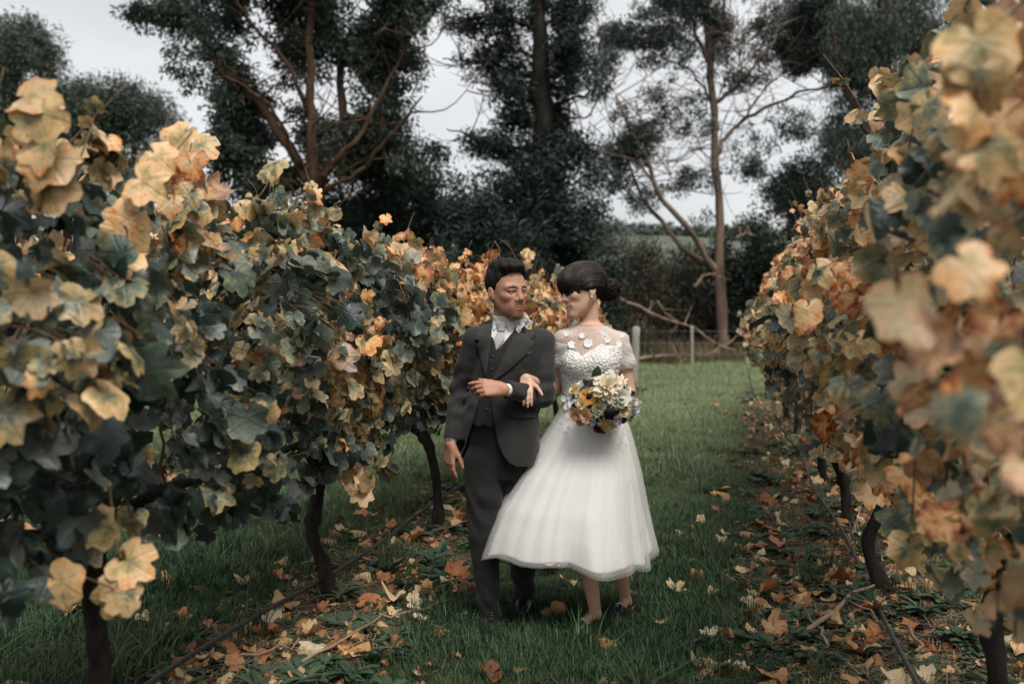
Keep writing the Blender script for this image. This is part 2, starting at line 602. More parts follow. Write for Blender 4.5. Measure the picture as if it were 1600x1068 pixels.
# ------------------------------------------------------------------ ground cover by instancing
def scatter(name, P, rot, scl, sources, mat, label, cat):
    c = bpy.data.collections.new(name + '_kinds')
    for k, (V, F, tint) in enumerate(sources):
        c.objects.link(bpy.data.objects.new(f'{name}_kind_{k}', mesh_np(f'{name}_kind', V, F, mat, True, {'tint': tint})))
    me = bpy.data.meshes.new(name)
    me.vertices.add(len(P))
    me.vertices.foreach_set('co', np.asarray(P, np.float32).ravel())
    a = me.attributes.new('rot', 'FLOAT_VECTOR', 'POINT'); a.data.foreach_set('vector', np.asarray(rot, np.float32).ravel())
    a = me.attributes.new('scl', 'FLOAT', 'POINT'); a.data.foreach_set('value', np.asarray(scl, np.float32))
    a = me.attributes.new('idx', 'INT', 'POINT'); a.data.foreach_set('value', rng.integers(0, len(sources), len(P)).astype(np.int32))
    o = link(name, me)
    g = bpy.data.node_groups.new(name + '_scatter', 'GeometryNodeTree')
    g.interface.new_socket('Geometry', in_out='INPUT', socket_type='NodeSocketGeometry')
    g.interface.new_socket('Geometry', in_out='OUTPUT', socket_type='NodeSocketGeometry')
    gi, go = g.nodes.new('NodeGroupInput'), g.nodes.new('NodeGroupOutput')
    ip = g.nodes.new('GeometryNodeInstanceOnPoints')
    ci = g.nodes.new('GeometryNodeCollectionInfo')
    ci.inputs['Collection'].default_value = c
    ci.inputs['Separate Children'].default_value = True
    ci.inputs['Reset Children'].default_value = True
    def na(nm, typ):
        nd = g.nodes.new('GeometryNodeInputNamedAttribute'); nd.data_type = typ
        nd.inputs['Name'].default_value = nm
        return nd.outputs[0]
    g.links.new(gi.outputs[0], ip.inputs['Points'])
    g.links.new(ci.outputs[0], ip.inputs['Instance'])
    ip.inputs['Pick Instance'].default_value = True
    g.links.new(na('idx', 'INT'), ip.inputs['Instance Index'])
    g.links.new(na('rot', 'FLOAT_VECTOR'), ip.inputs['Rotation'])
    g.links.new(na('scl', 'FLOAT'), ip.inputs['Scale'])
    g.links.new(ip.outputs[0], go.inputs[0])
    md = o.modifiers.new('scatter', 'NODES')
    md.node_group = g
    return tag(o, label, cat, kind='stuff')


def blades(n, spread, h0, h1, w, lean, seed, flop=1.0):
    """A tuft: n curved tapering blades."""
    rs = np.random.default_rng(seed)
    V, F, T = [], [], []
    for i in range(n):
        p = np.append(rs.normal(0, spread, 2), -.005)
        az = rs.uniform(0, 2 * np.pi)
        h = rs.uniform(h0, h1)
        ln = abs(rs.normal(0, lean)) + .1
        d = np.array([math.cos(az), math.sin(az), 0]); sd = np.array([-d[1], d[0], 0])
        rows = []
        for t, ww in ((0, .8), (.35, 1), (.7, .7)):
            c = p + np.array([0, 0, h * (t - flop * .35 * ln * t * t)]) + d * h * ln * t * t
            rows += [c - sd * w * ww / 2, c + sd * w * ww / 2]
        rows.append(p + np.array([0, 0, h * (1 - flop * .35 * ln)]) + d * h * ln)
        b = len(V)
        V += rows
        F.append([[b, b + 1, b + 3, b + 2], [b + 2, b + 3, b + 5, b + 4], [b + 4, b + 5, b + 6, b + 6]])
        T += [rs.random()] * 7
    F = np.array(F).reshape(-1, 4)
    q = F[F[:, 2] != F[:, 3]]; t3 = F[F[:, 2] == F[:, 3]][:, :3]
    return np.array(V), [q, t3], np.array(T)


def view_points(bands, seed):
    rs = np.random.default_rng(seed)
    out = []
    for y0, y1, dens in bands:
        w1 = .60 * y1 + 1.2
        n = int((y1 - y0) * 2 * w1 * dens)
        x = rs.uniform(-w1, w1, n); y = rs.uniform(y0, y1, n)
        k = np.abs(x) < .60 * y + 1.2
        out.append(np.stack([x[k], y[k]], 1))
    return np.concatenate(out)


P2 = view_points([(1.6, 6, 330), (6, 10, 190), (10, 16, 90), (16, 27.5, 46)], 3)
_w = soil_w(P2[:, 0], P2[:, 1])
_pn = np.array([mnoise.noise(Vector((x * .8, y * .8, 0))) for x, y in P2])
_keep = rng.random(len(P2)) > np.clip((_w + _pn * .7 - .48) * 2.0, 0, .86)
P2, _w, _pn = P2[_keep], _w[_keep], _pn[_keep]
_sc = (.55 + .6 * rng.random(len(P2)) + .85 * np.clip(_pn, -.6, 1)) * (1 + .055 * np.maximum(0, P2[:, 1] - 6)) * (1 - .25 * _w)
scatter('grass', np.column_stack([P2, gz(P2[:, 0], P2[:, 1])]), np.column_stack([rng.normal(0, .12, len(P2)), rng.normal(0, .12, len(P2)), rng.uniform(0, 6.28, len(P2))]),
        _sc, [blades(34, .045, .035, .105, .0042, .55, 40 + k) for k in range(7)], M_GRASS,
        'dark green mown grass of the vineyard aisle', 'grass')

# longer tufts here and there, and under the left vines
P2 = view_points([(2.2, 6, 9), (6, 12, 5), (12, 26, 1.6)], 8)
_t, _s = row_coords(P2[:, 0], P2[:, 1])
_keep = (rng.random(len(P2)) < .22) | ((_t < -2.2) & (rng.random(len(P2)) < .8)) | ((abs(_t + 1.9) < .3) & (rng.random(len(P2)) < .35))
P2 = P2[_keep]
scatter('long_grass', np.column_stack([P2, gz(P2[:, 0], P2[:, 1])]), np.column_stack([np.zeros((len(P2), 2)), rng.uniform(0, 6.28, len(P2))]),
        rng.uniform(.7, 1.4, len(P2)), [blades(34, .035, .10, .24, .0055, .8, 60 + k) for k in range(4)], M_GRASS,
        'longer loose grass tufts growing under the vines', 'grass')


def rosette(seed, n, length, width):
    rs = np.random.default_rng(seed)
    V, F, T = [], [], []
    for i in range(n):
        az = rs.uniform(0, 6.28); L = length * rs.uniform(.6, 1.2); up = rs.uniform(.15, .9)
        d = np.array([math.cos(az), math.sin(az), 0]); sd = np.array([-d[1], d[0], 0])
        b = len(V)
        for t, w in ((.05, .2), (.35, .8), (.65, 1.0), (.88, .65)):
            c = d * L * t + np.array([0, 0, L * (up * t - .75 * up * t * t) + .008])
            k = rs.uniform(.8, 1.2)
            V += [c - sd * w * width * k / 2 + [0, 0, .006], c + [0, 0, 0], c + sd * w * width * k / 2 + [0, 0, .006]]
        for r in range(3):
            o = b + r * 3
            F += [[o, o + 1, o + 4, o + 3], [o + 1, o + 2, o + 5, o + 4]]
        T += [rs.random()] * 12
    return np.array(V), np.array(F), np.array(T)


P2 = view_points([(1.8, 6, 70), (6, 11, 34), (11, 20, 8)], 21)
_w = soil_w(P2[:, 0], P2[:, 1])
_pn = np.array([mnoise.noise(Vector((x * 1.1 + 9, y * 1.1, 3))) for x, y in P2])
_keep = rng.random(len(P2)) < np.clip(_w * (.45 + _pn * 1.3) + .03, 0, .95)
P2 = P2[_keep]
scatter('weeds', np.column_stack([P2, gz(P2[:, 0], P2[:, 1])]), np.column_stack([rng.normal(0, .15, (len(P2), 2)), rng.uniform(0, 6.28, len(P2))]),
        rng.uniform(.6, 1.35, len(P2)), [rosette(70 + k, 11 + 3 * k, .085 + .012 * (k % 3), .022 + .008 * (k % 2)) for k in range(6)], M_WEED,
        'low broad leaved weeds growing in the soil strips', 'weeds')


def straws(seed, n, L, w):
    rs = np.random.default_rng(seed)
    V, F, T = [], [], []
    for i in range(n):
        az = rs.uniform(0, 6.28); l = L * rs.uniform(.3, 1.2)
        d = np.array([math.cos(az), math.sin(az), 0]); sd = np.array([-d[1], d[0], 0])
        c = np.append(rs.normal(0, .09, 2), rs.uniform(.004, .03)); tl = rs.normal(0, .1)
        b = len(V)
        for t in (-.5, 0, .5):
            p = c + d * l * t + sd * l * .1 * t * t + np.array([0, 0, tl * l * t])
            V += [p - sd * w / 2, p + sd * w / 2]
        F += [[b, b + 1, b + 3, b + 2], [b + 2, b + 3, b + 5, b + 4]]
        T += [rs.random()] * 6
    return np.array(V), np.array(F), np.array(T)


P2 = view_points([(1.8, 6, 60), (6, 11, 30), (11, 20, 10)], 31)
_w = soil_w(P2[:, 0], P2[:, 1])
P2 = P2[rng.random(len(P2)) < np.clip(_w * .9 - .02, .02, 1)]
scatter('dry_straw', np.column_stack([P2, gz(P2[:, 0], P2[:, 1])]), np.column_stack([np.zeros((len(P2), 2)), rng.uniform(0, 6.28, len(P2))]),
        rng.uniform(.6, 1.3, len(P2)), [straws(90 + k, 22, .12, .0026) for k in range(5)], M_STRAW,
        'thin dry straw and broken stalks scattered on the soil strips', 'straw')

# tall dry grass along the fence
_n = 1500
P2 = np.stack([rng.uniform(-16, 20, _n), rng.uniform(28.4, 36, _n)], 1)
scatter('tall_dry_grass', np.column_stack([P2, np.zeros(_n)]), np.column_stack([np.zeros((_n, 2)), rng.uniform(0, 6.28, _n)]),
        rng.uniform(.6, 1.3, _n), [blades(30, .14, .3, .8, .012, .35, 120 + k, .3) for k in range(4)], M_DRYGRASS,
        'tall dry brown grass standing behind the fence', 'grass')


def G(u, v, y0=0.0):
    y = CAM_H * F_PX / (v - V0)
    return np.array([(u - U0) / F_PX * y, y])


# ------------------------------------------------------------------ fallen leaves: heroes first, then the strips
LF = []
HERO = [(720, 972, .02, .10, 'small cream fallen leaf lying alone on dark grass beside the groom\'s front shoe'),
        (1030, 982, .36, .15, 'curled orange fallen leaf on dark grass beside the bride\'s front foot'),
        (700, 914, .22, .14, 'crumpled yellow fallen leaf on the grass left of the groom\'s leg'),
        (495, 1012, .10, .21, 'biggest pale crumpled fallen leaf in the litter beside the left pipe'),
        (425, 980, .08, .15, 'long cream fallen leaf close beside the left pipe'),
        (280, 978, .52, .14, 'orange brown fallen leaf on the grass between the two nearest left trunks'),
        (628, 1016, .03, .13, 'white undersided fallen leaf at the edge of the left litter strip'),
        (662, 972, .14, .13, 'pale flat fallen leaf on straw left of the groom'),
        (592, 985, .42, .12, 'orange fallen leaf standing on straw near the second left trunk'),
        (1134, 838, .0, .10, 'lone white fallen leaf on the grass right of the skirt'),
        (1165, 862, .48, .12, 'rusty round fallen leaf on the grass right of the skirt hem'),
        (1170, 902, .24, .18, 'broad yellow torn fallen leaf on grass at the edge of the right strip'),
        (1105, 1005, .0, .10, 'white fallen leaf upright on grass in front of the right strip'),
        (1212, 978, .52, .15, 'glowing orange curled fallen leaf in the grass of the right strip edge'),
        (1242, 925, .12, .12, 'cream oval fallen leaf by the right weeds'),
        (1155, 978, .62, .09, 'small red brown fallen leaf beside a glowing orange one'),
        (1350, 1046, .34, .14, 'apricot fallen leaf among green weeds near the right pipe'),
        (1175, 1024, .38, .11, 'yellow orange fallen leaf on grass at the bottom of the right strip'),
        (1300, 915, .45, .14, 'salmon crinkled fallen leaf beside the right pipe'),
        (1200, 670, .1, .17, 'big cream fallen leaf at the foot of the far right vines')]
for u, v, ti, sz, lab in HERO:
    g = G(u, v)
    LF.append((g[0], g[1], ti, sz * .85, lab))


def litter_points(n, ymin, ymax, seed, aisle=.10):
    rs = np.random.default_rng(seed)
    out = []
    while len(out) < n:
        y = ymin + (ymax - ymin) * rs.random() ** 1.1
        x = rs.uniform(-.58 * y - .3, .58 * y + .3)
        p = float(soil_w(x, y)) ** .5 * (.45 + .9 * (mnoise.noise(Vector((x * 1.3, y * 1.3, 7))) + .25))
        if rs.random() < max(p, aisle):
            out.append((x, y))
    return np.array(out)


PL = litter_points(1900, 2.7, 17, 77, .10)
PL = PL[np.argsort(PL[:, 1])]


def fallen_label(x, y, ti, sz):
    t, s = row_coords(x, y)
    o = ['first', 'second', 'third', 'fourth', 'fifth', 'sixth', 'seventh', 'eighth', 'ninth', 'tenth']
    SL, SR_ = np.array([1.15, 2.87, 4.84, 6.55, 8.25, 9.95, 11.6]), np.array([1.62, 3.5, 5.52, 7.3, 9.1, 10.9, 12.7, 14.5])
    kl = int(np.argmin(abs(SL - s))); kr = int(np.argmin(abs(SR_ - s)))
    al = lambda q: 'well before' if q < -.5 else 'just before' if q < -.17 else 'beside' if q < .17 else 'just past' if q < .5 else 'well past'
    c = 'cream' if ti < .13 else 'straw yellow' if ti < .24 else 'tan' if ti < .34 else 'apricot' if ti < .44 else 'orange' if ti < .55 else 'rust' if ti < .66 else 'red brown' if ti < .78 else 'dark brown'
    d = 'close to the camera' if y < 4.3 else 'level with the couple' if y < 6 else 'beyond the couple'
    if t < -3.2: w = f'behind the {o[kl]} left vine'
    elif t < -1.1: w = al(s - SL[kl]) + f' the {o[kl]} left vine trunk' + (', on its outer side' if t < -2.05 else ', on its aisle side' if t > -1.65 else '')
    elif t < .15: w = f'on the aisle grass level with the {o[kl]} left vine'
    elif t < 1.6: w = al(s - SR_[kr]) + f' the {o[kr]} right vine trunk' + (', on its outer side' if t > .98 else ', at the aisle edge' if t < .35 else ', on its aisle side' if t < .68 else '')
    else: w = f'behind the {o[kr]} right vine'
    z = 'small ' if sz < .09 else 'large ' if sz > .135 else ''
    return f'{z}{c} fallen leaf {w}'


fall_rest = []
for i, (x, y) in enumerate(PL):
    ti = float(np.clip(rng.beta(1.9, 2.1), 0, 1))
    sz = float(rng.uniform(.030, .068)) if rng.random() < .85 else float(rng.uniform(.068, .09))
    if len(LF) < 300: LF.append((x, y, ti, sz * 2, fallen_label(x, y, ti, sz * 2)))
    else: fall_rest.append((x, y, ti, sz))


def flat_frame(n):
    N = np.column_stack([rng.normal(0, .42, (n, 2)), np.where(rng.random(n) < .6, 1, -1) * np.ones(n)])
    a = rng.uniform(0, 6.28, n)
    return frames(np.column_stack([np.cos(a), np.sin(a), rng.normal(0, .1, n)]), N)


_R = flat_frame(len(LF))
for i, (x, y, ti, sz, lab) in enumerate(LF):
    o = leaf_object('fallen_leaf', DRY_ME[i % len(DRY_ME)], None, (x, y, float(gz(x, y)) + .018 + sz * .13 * (1 + float(soil_w(x, y)) * -.4)), _R[i], sz * .5, ti, float(rng.random()))
    tag(o, lab, 'leaf', 'fallen vine leaves on the ground')
_fr = np.array(fall_rest)
# crumbled fragments
_fp = litter_points(2600, 2.4, 16, 78, .03)
_ff = np.column_stack([_fp, np.clip(rng.beta(2.2, 1.6, len(_fp)), 0, 1), rng.uniform(.010, .030, len(_fp))])
_all = np.concatenate([_fr, _ff])
_o = leaf_mass('leaf_litter', LEAVES_DRY, np.column_stack([_all[:, :2], gz(_all[:, 0], _all[:, 1]) + .012 + .25 * _all[:, 3]]), flat_frame(len(_all)),
               _all[:, 3], _all[:, 2], rng.random(len(_all)), M_FALLEN_GEO)
tag(_o, 'crumbled small leaf litter and leaves further along the rows', 'leaf litter', kind='stuff')

# ------------------------------------------------------------------ twigs, pipes, trellis wires
TW = [((1255, 1000), (1400, 905), .012, 'dark bent prunings stick lying across the right pipe'),
      ((1300, 1020), (1265, 975), .008, 'short pale stick lying in front of the right pipe'),
      ((1318, 945), (1400, 1000), .006, 'thin pale stick behind the right pipe'),
      ((1415, 985), (1440, 1045), .011, 'white stripped stick standing by the nearest right trunk'),
      ((590, 975), (700, 958), .006, 'thin straight stick lying on straw left of the groom'),
      ((470, 1045), (600, 975), .007, 'long thin prunings stick on the left litter strip'),
      ((360, 1040), (480, 1020), .008, 'brown stick lying beside the left pipe'),
      ((1345, 800), (1330, 860), .007, 'pale stick under the right vines')]
for (a, b, r, lab) in TW:
    A, B = G(*a), G(*b)
    n = 7
    P = np.linspace(np.append(A, .035), np.append(B, .05), n) + rng.normal(0, .010, (n, 3))
    A0 = P[0].copy()
    V, F = tube(P - A0, np.linspace(r, r * .5, n), 6, .1)
    tag(link('twig', mesh_np('twig', V, F, M_TWIG), None, A0), lab, 'twig', 'prunings lying on the ground')

for t0, zz, lab, side in ((-2.06, .10, 'black irrigation pipe slung low along the left vine row', 0), (.72, .055, 'black irrigation pipe running along the foot of the right vine row', 1)):
    ss = np.linspace(.6, 19 if side else 12.6, 70)
    P = np.array([RP(t0 + .015 * math.sin(s * 1.3), s, zz + .018 * math.sin(s * 1.9 + 1)) for s in ss])
    V, F = tube(P - P[0], .0105, 8)
    root = thing('irrigation_pipe', P[0], lab, 'pipe')
    link('pipe', mesh_np('irrigation_pipe', V, F, M_PIPE), root)
    for s in np.arange(2.0, 12, .9):
        i = np.argmin(abs(ss - s))
        V, F = tube(np.array([[0, 0, -.012], [0, 0, .0], [0, 0, .016]]), [.009, .014, .008], 6)
        link('dripper', mesh_np('dripper', V, F, M_PIPE), root, P[i] - P[0] - np.array([0, 0, .012]))

for t0, zz, s1, lab in ((-1.98, 1.66, 12.4, 'upper trellis wire strung through the left vine row'), (-1.98, .80, 12.4, 'lower trellis wire carrying the left vine cordons'),
                        (.85, 1.60, 19, 'upper trellis wire strung through the right vine row'), (.85, .80, 19, 'lower trellis wire carrying the right vine cordons')):
    ss = np.linspace(.4, s1, 40)
    P = np.array([RP(t0, s, zz + .01 * math.sin(s * 2)) for s in ss])
    V, F = tube(P - P[0], .0022, 5)
    tag(link('trellis_wire', mesh_np('trellis_wire', V, F, M_WIRE), None, P[0]), lab, 'wire', 'trellis wires of the vine rows')

# ------------------------------------------------------------------ fence at the end of the field
def fence_post(u, vb, vt, y, w, lab, lean=0.0, roundp=False):
    z1 = CAM_H - (vt - V0) / F_PX * y
    x = (u - U0) / F_PX * y
    hgt = z1
    n = 7
    P = np.array([[lean * k / (n - 1), 0, -.1 + (hgt + .1) * k / (n - 1)] for k in range(n)])
    V, F = tube(P, w * (1 + .06 * np.sin(np.arange(n) * 2.1)), 8 if roundp else 6, .06)
    o = link('fence_post', mesh_np('fence_post', V, F, M_POST), None, (x, y, 0))
    return tag(o, lab, 'fence post', 'posts of the field fence')


fence_post(990, 604, 511, 20.5, .085, 'thick pale leaning strainer post behind the bride\'s shoulder', .06, True)
fence_post(1081, 571, 509, 28, .05, 'slim pale fence post standing between the strainer and the gum trunk')
fence_post(1167, 571, 504, 28, .05, 'slim pale fence post beside the right vine row')
fence_post(690, 571, 509, 28, .05, 'slim fence post behind the left vine row')
fence_post(1262, 571, 507, 28, .05, 'slim fence post hidden behind the right vine row')
for z in (.35, .65, .98):
    P = np.array([[-2.3, 28, z], [.0, 28.0, z - .01], [3.42, 20.5, z]]) if False else np.array([[-2.0, 28.05, z], [1.5, 28.05, z - .02], [5.06, 28.05, z], [6.6, 28.05, z], [8.3, 28.05, z]])
    V, F = tube(P - P[0], .0022, 4)
    tag(link('fence_wire', mesh_np('fence_wire', V, F, M_WIRE), None, P[0]),
        {.35: 'lowest', .65: 'middle', .98: 'topmost'}[z] + ' plain wire of the field fence', 'wire', 'wires of the field fence')
# ------------------------------------------------------------------ trees and shrubs behind the field
def limb_pts(px, y, n=14, wob=.0):
    """px: (u, v, dy) stations measured on the photograph, at depth y + dy."""
    P = smooth_path([W(u, v, y + d) for u, v, d in px], n)
    if wob: P[1:-1] += rng.normal(0, wob, P[1:-1].shape)
    return P


def make_tree(name, label, y, limbs, blobs, bark, leaf_mat, leaf=(.11, .034), droop=.6, per=60, sig=.30, seed=0, cat='tree', twig_r=.014,
              group=None, thresh=-.05, nf=.55, twig_every=1, fine=0):
    """limbs: (part name, stations, r0, r1). blobs: (u, v, ru, rv, dy, thickness, clumps) for the leaf clumps of the crown."""
    rs = np.random.default_rng(seed)
    base = limb_pts(limbs[0][1], y, 3)[0]
    base = np.array([base[0], base[1], 0.0])
    root = thing(name, base, label, cat, group)
    S, SR = [], []
    for pn, px, r0, r1 in limbs:
        P = limb_pts(px, y, 16, .03)
        rr = np.linspace(r0, r1, 16) * (1 + .08 * rs.normal(size=16))
        if pn == 'trunk': rr[0] *= 1.35
        V, F = tube(P - base, rr, 9, .05)
        link(pn, mesh_np(pn, V, F, bark), root)
        S.append(P); SR.append(rr)
    S = np.concatenate(S); SR = np.concatenate(SR)
    C = []
    for (u, v, ru, rv, dy, th, n) in blobs:
        c = W(u, v, y + dy)
        k = (y + dy) / F_PX
        cnt = 0
        for _ in range(n * 8):
            q = rs.normal(size=3); q *= rs.random() ** (1 / 2.6) / np.linalg.norm(q)
            p = c + q * np.array([ru * k, th, rv * k])
            if mnoise.noise(Vector(p * nf + seed * 3.1)) > thresh:
                C.append(p); cnt += 1
                if cnt >= n: break
    C = np.array(C)
    tw = Acc()
    order = np.argsort([np.min(np.linalg.norm(S - c, axis=1)) for c in C])
    nodes, nrad = S.copy(), SR * .6
    for i in order:                          # every clump hangs on a twig from the nearest limb or from a clump already reached
        c = C[i]
        d = np.linalg.norm((nodes - c) * [1, .8, 1], axis=1) + np.where(nodes[:, 2] > c[2] + .15, .5, 0) + rs.uniform(0, .15, len(nodes))
        j = np.argmin(d)
        nodes = np.concatenate([nodes, [c]]); nrad = np.append(nrad, max(.006, min(nrad[j] * .8, twig_r)))
        if i % twig_every or d[j] > 4.0: continue
        a = nodes[j]
        m = (a + c) / 2 + np.array([0, 0, .10 * np.linalg.norm(c - a)]) + rs.normal(0, .07, 3)
        V, F = tube(smooth_path([a, m, c], 5) - base, np.linspace(nrad[-1] * 1.3, .005, 5), 4)
        tw.add(V, F)
    up_s = S[S[:, 2] > S[:, 2].min() + .35 * (S[:, 2].max() - S[:, 2].min())] if fine else S
    for i in range(fine):
        a = up_s[rs.integers(len(up_s))]
        d = unit(rs.normal(size=3) * [1, .6, .5] + [0, 0, .55]); L = rs.uniform(.7, 2.4)
        P = smooth_path([a, a + d * L * .5 + rs.normal(0, .10, 3) * L, a + d * L + np.array([0, 0, .12 * L]) + rs.normal(0, .12, 3) * L], 8)
        V, F = tube(P - base, np.linspace(.013 + .006 * L, .004, 8), 5); tw.add(V, F)
        for _ in range(3):
            j = rs.integers(2, 7); d2 = unit(d + rs.normal(0, .7, 3)); L2 = L * rs.uniform(.3, .6)
            V, F = tube(smooth_path([P[j], P[j] + d2 * L2 * .5 + rs.normal(0, .05, 3), P[j] + d2 * L2 + [0, 0, .06]], 5) - base, np.linspace(.012, .004, 5), 4); tw.add(V, F)
    if tw.n: tag(link('twigs', tw.mesh('twigs', bark), root), kind='stuff')
    # leaves
    n = len(C) * per
    ci = np.repeat(np.arange(len(C)), per)
    csz = rs.uniform(.6, 1.3, len(C))
    q = rs.normal(size=(n, 3)); q /= np.linalg.norm(q, axis=1)[:, None]
    el = rs.uniform(.75, 1.35, (len(C), 3))[ci]
    p = C[ci] + q * (rs.random(n) ** .42)[:, None] * el * csz[ci][:, None] * sig * np.array([1.75, 1.75, 1.25])
    p[:, 2] -= droop * .35 * sig * (np.abs(q[:, :2]).sum(1) * rs.random(n))
    T = rs.normal(size=(n, 3)); T /= np.linalg.norm(T, axis=1)[:, None]
    T[:, 2] -= droop; T /= np.linalg.norm(T, axis=1)[:, None]
    B = np.cross(T, rs.normal(size=(n, 3))); B /= np.linalg.norm(B, axis=1)[:, None]
    L = leaf[0] * rs.uniform(.6, 1.4, n)[:, None]; w = leaf[1] * rs.uniform(.7, 1.3, n)[:, None]
    V = np.stack([p, p + T * L * .5 + B * w * .5, p + T * L, p + T * L * .5 - B * w * .5], 1).reshape(-1, 3) - base
    Fq = np.arange(n * 4).reshape(-1, 4)
    tint = np.clip(rs.random(len(C))[ci] * .55 + rs.random(n) * .5, 0, 1)
    o = link('crown', mesh_np('crown', V, Fq, leaf_mat, False, {'tint': np.repeat(tint, 4)}), root)
    tag(o, kind='stuff')
    return root


# big dark gum on the left: several stems from one fork
make_tree('gum_tree', 'dark many stemmed gum tree with reddish limbs behind the left vine row', 23,
          [('trunk', [(488, 588, 0), (489, 430, 0), (492, 300, 0)], .30, .22),
           ('limb', [(492, 305, 0), (455, 235, .2), (400, 165, .5), (345, 105, .6), (298, 20, .8), (280, -40, .8)], .14, .06),
           ('limb', [(490, 300, 0), (488, 200, -.2), (485, 90, -.3), (482, -60, -.2)], .15, .07),
           ('limb', [(496, 300, 0), (528, 215, .5), (533, 120, .7), (516, 0, .9), (508, -80, 1)], .13, .06),
           ('limb', [(497, 297, 0), (515, 262, -.3), (560, 215, -.5), (600, 140, -.6), (640, 60, -.7)], .08, .03),
           ('limb', [(500, 300, 0), (560, 268, -.6), (605, 215, -1), (660, 150, -1.3)], .07, .02),
           ('limb', [(470, 262, 0), (430, 180, -.5), (372, 130, -.8), (330, 120, -1)], .05, .02),
           ('limb', [(488, 190, 0), (440, 90, -.6), (380, 20, -.9), (350, -40, -1)], .06, .02)],
          [(500, 60, 110, 110, 1.0, 1.3, 120), (590, 110, 105, 120, 1.0, 1.3, 125), (430, 60, 90, 80, 1.0, 1.2, 50), (300, 15, 90, 40, .8, .9, 26), (430, 200, 95, 75, 1.0, 1.2, 95),
           (340, 85, 75, 60, .2, 1.0, 36), (360, 195, 40, 60, .3, 1.0, 60), (400, 255, 70, 55, .9, 1.2, 75), (540, 240, 120, 70, 1.2, 1.4, 110), (600, 240, 100, 65, 1.0, 1.3, 80),
           (480, -60, 200, 70, 0, 2, 200), (300, -20, 130, 50, .2, 1.2, 70), (240, 8, 70, 22, .4, .8, 18), (650, 20, 60, 70, .1, 1.2, 80)],
          M_BARK_EUC, M_CROWN_EUC, (.16, .050), .7, 72, .21, 1, thresh=.06, nf=.8, fine=50)
# undergrowth below it
make_tree('wattle_tree', 'low dark wattle filling the gap under the gum and the conifer', 26,
          [('trunk', [(600, 580, 0), (606, 480, 0), (612, 380, 0)], .14, .09), ('limb', [(610, 400, 0), (660, 330, .3), (690, 270, .5)], .07, .03),
           ('limb', [(610, 390, 0), (560, 340, .3), (530, 300, .5)], .07, .03), ('limb', [(612, 385, 0), (618, 320, .3), (640, 260, .5)], .07, .03)],
          [(600, 330, 110, 55, 0, 1.6, 150), (560, 380, 110, 70, .5, 1.5, 130), (660, 300, 75, 45, .2, 1.3, 60), (520, 330, 70, 60, .3, 1.3, 110), (640, 370, 55, 45, .4, 1.2, 70)],
          M_BARK_EUC, M_CROWN_PINE, (.13, .05), .4, 62, .26, 2, thresh=-.3)
# the conifer in the middle
_cl = [('trunk', [(862, 590, 0), (858, 400, 0), (850, 200, 0), (842, 60, 0), (838, -120, 0)], .36, .15)]
_cb = []
for k, (v, l, r, n) in enumerate([(420, 150, 120, 150), (375, 165, 110, 180), (330, 150, 112, 120), (285, 110, 95, 64), (240, 95, 85, 26), (225, 160, 60, 30), (190, 70, 80, 30), (150, 110, 85, 34),
                                  (110, 165, 65, 40), (70, 120, 65, 32), (30, 165, 80, 60), (-20, 140, 75, 70), (-70, 100, 60, 60)]):
    cx = 850 + (v - 200) * .02
    if k >= 4:
        for s, L in ((-1, l), (1, r)):
            _cl.append(('limb', [(cx, v + 18, 0), (cx + s * L * .5, v - 6 + rng.normal(0, 6), rng.normal(0, .4)), (cx + s * L * .95, v - 14 + rng.normal(0, 8), rng.normal(0, .7))], .06, .015))
            _cb.append((cx + s * L * .62, v - 8, L * .45, 20, rng.normal(0, .3), .8, n // 2 + 4))
    else:
        _cb.append((cx + (r - l) / 2, v, (l + r) / 2, 34, 0, 1.9, n))
_cb += [(850, 250, 42, 110, .3, .9, 80), (845, 60, 30, 140, .4, .8, 50), (735, 340, 65, 55, .2, 1.0, 80)]
make_tree('conifer', 'tall dark conifer with a straight trunk behind the couple', 25, _cl, _cb, M_BARK_PINE, M_CROWN_PINE, (.18, .040), .15, 66, .22, 3, thresh=-.08, nf=.8, fine=30)
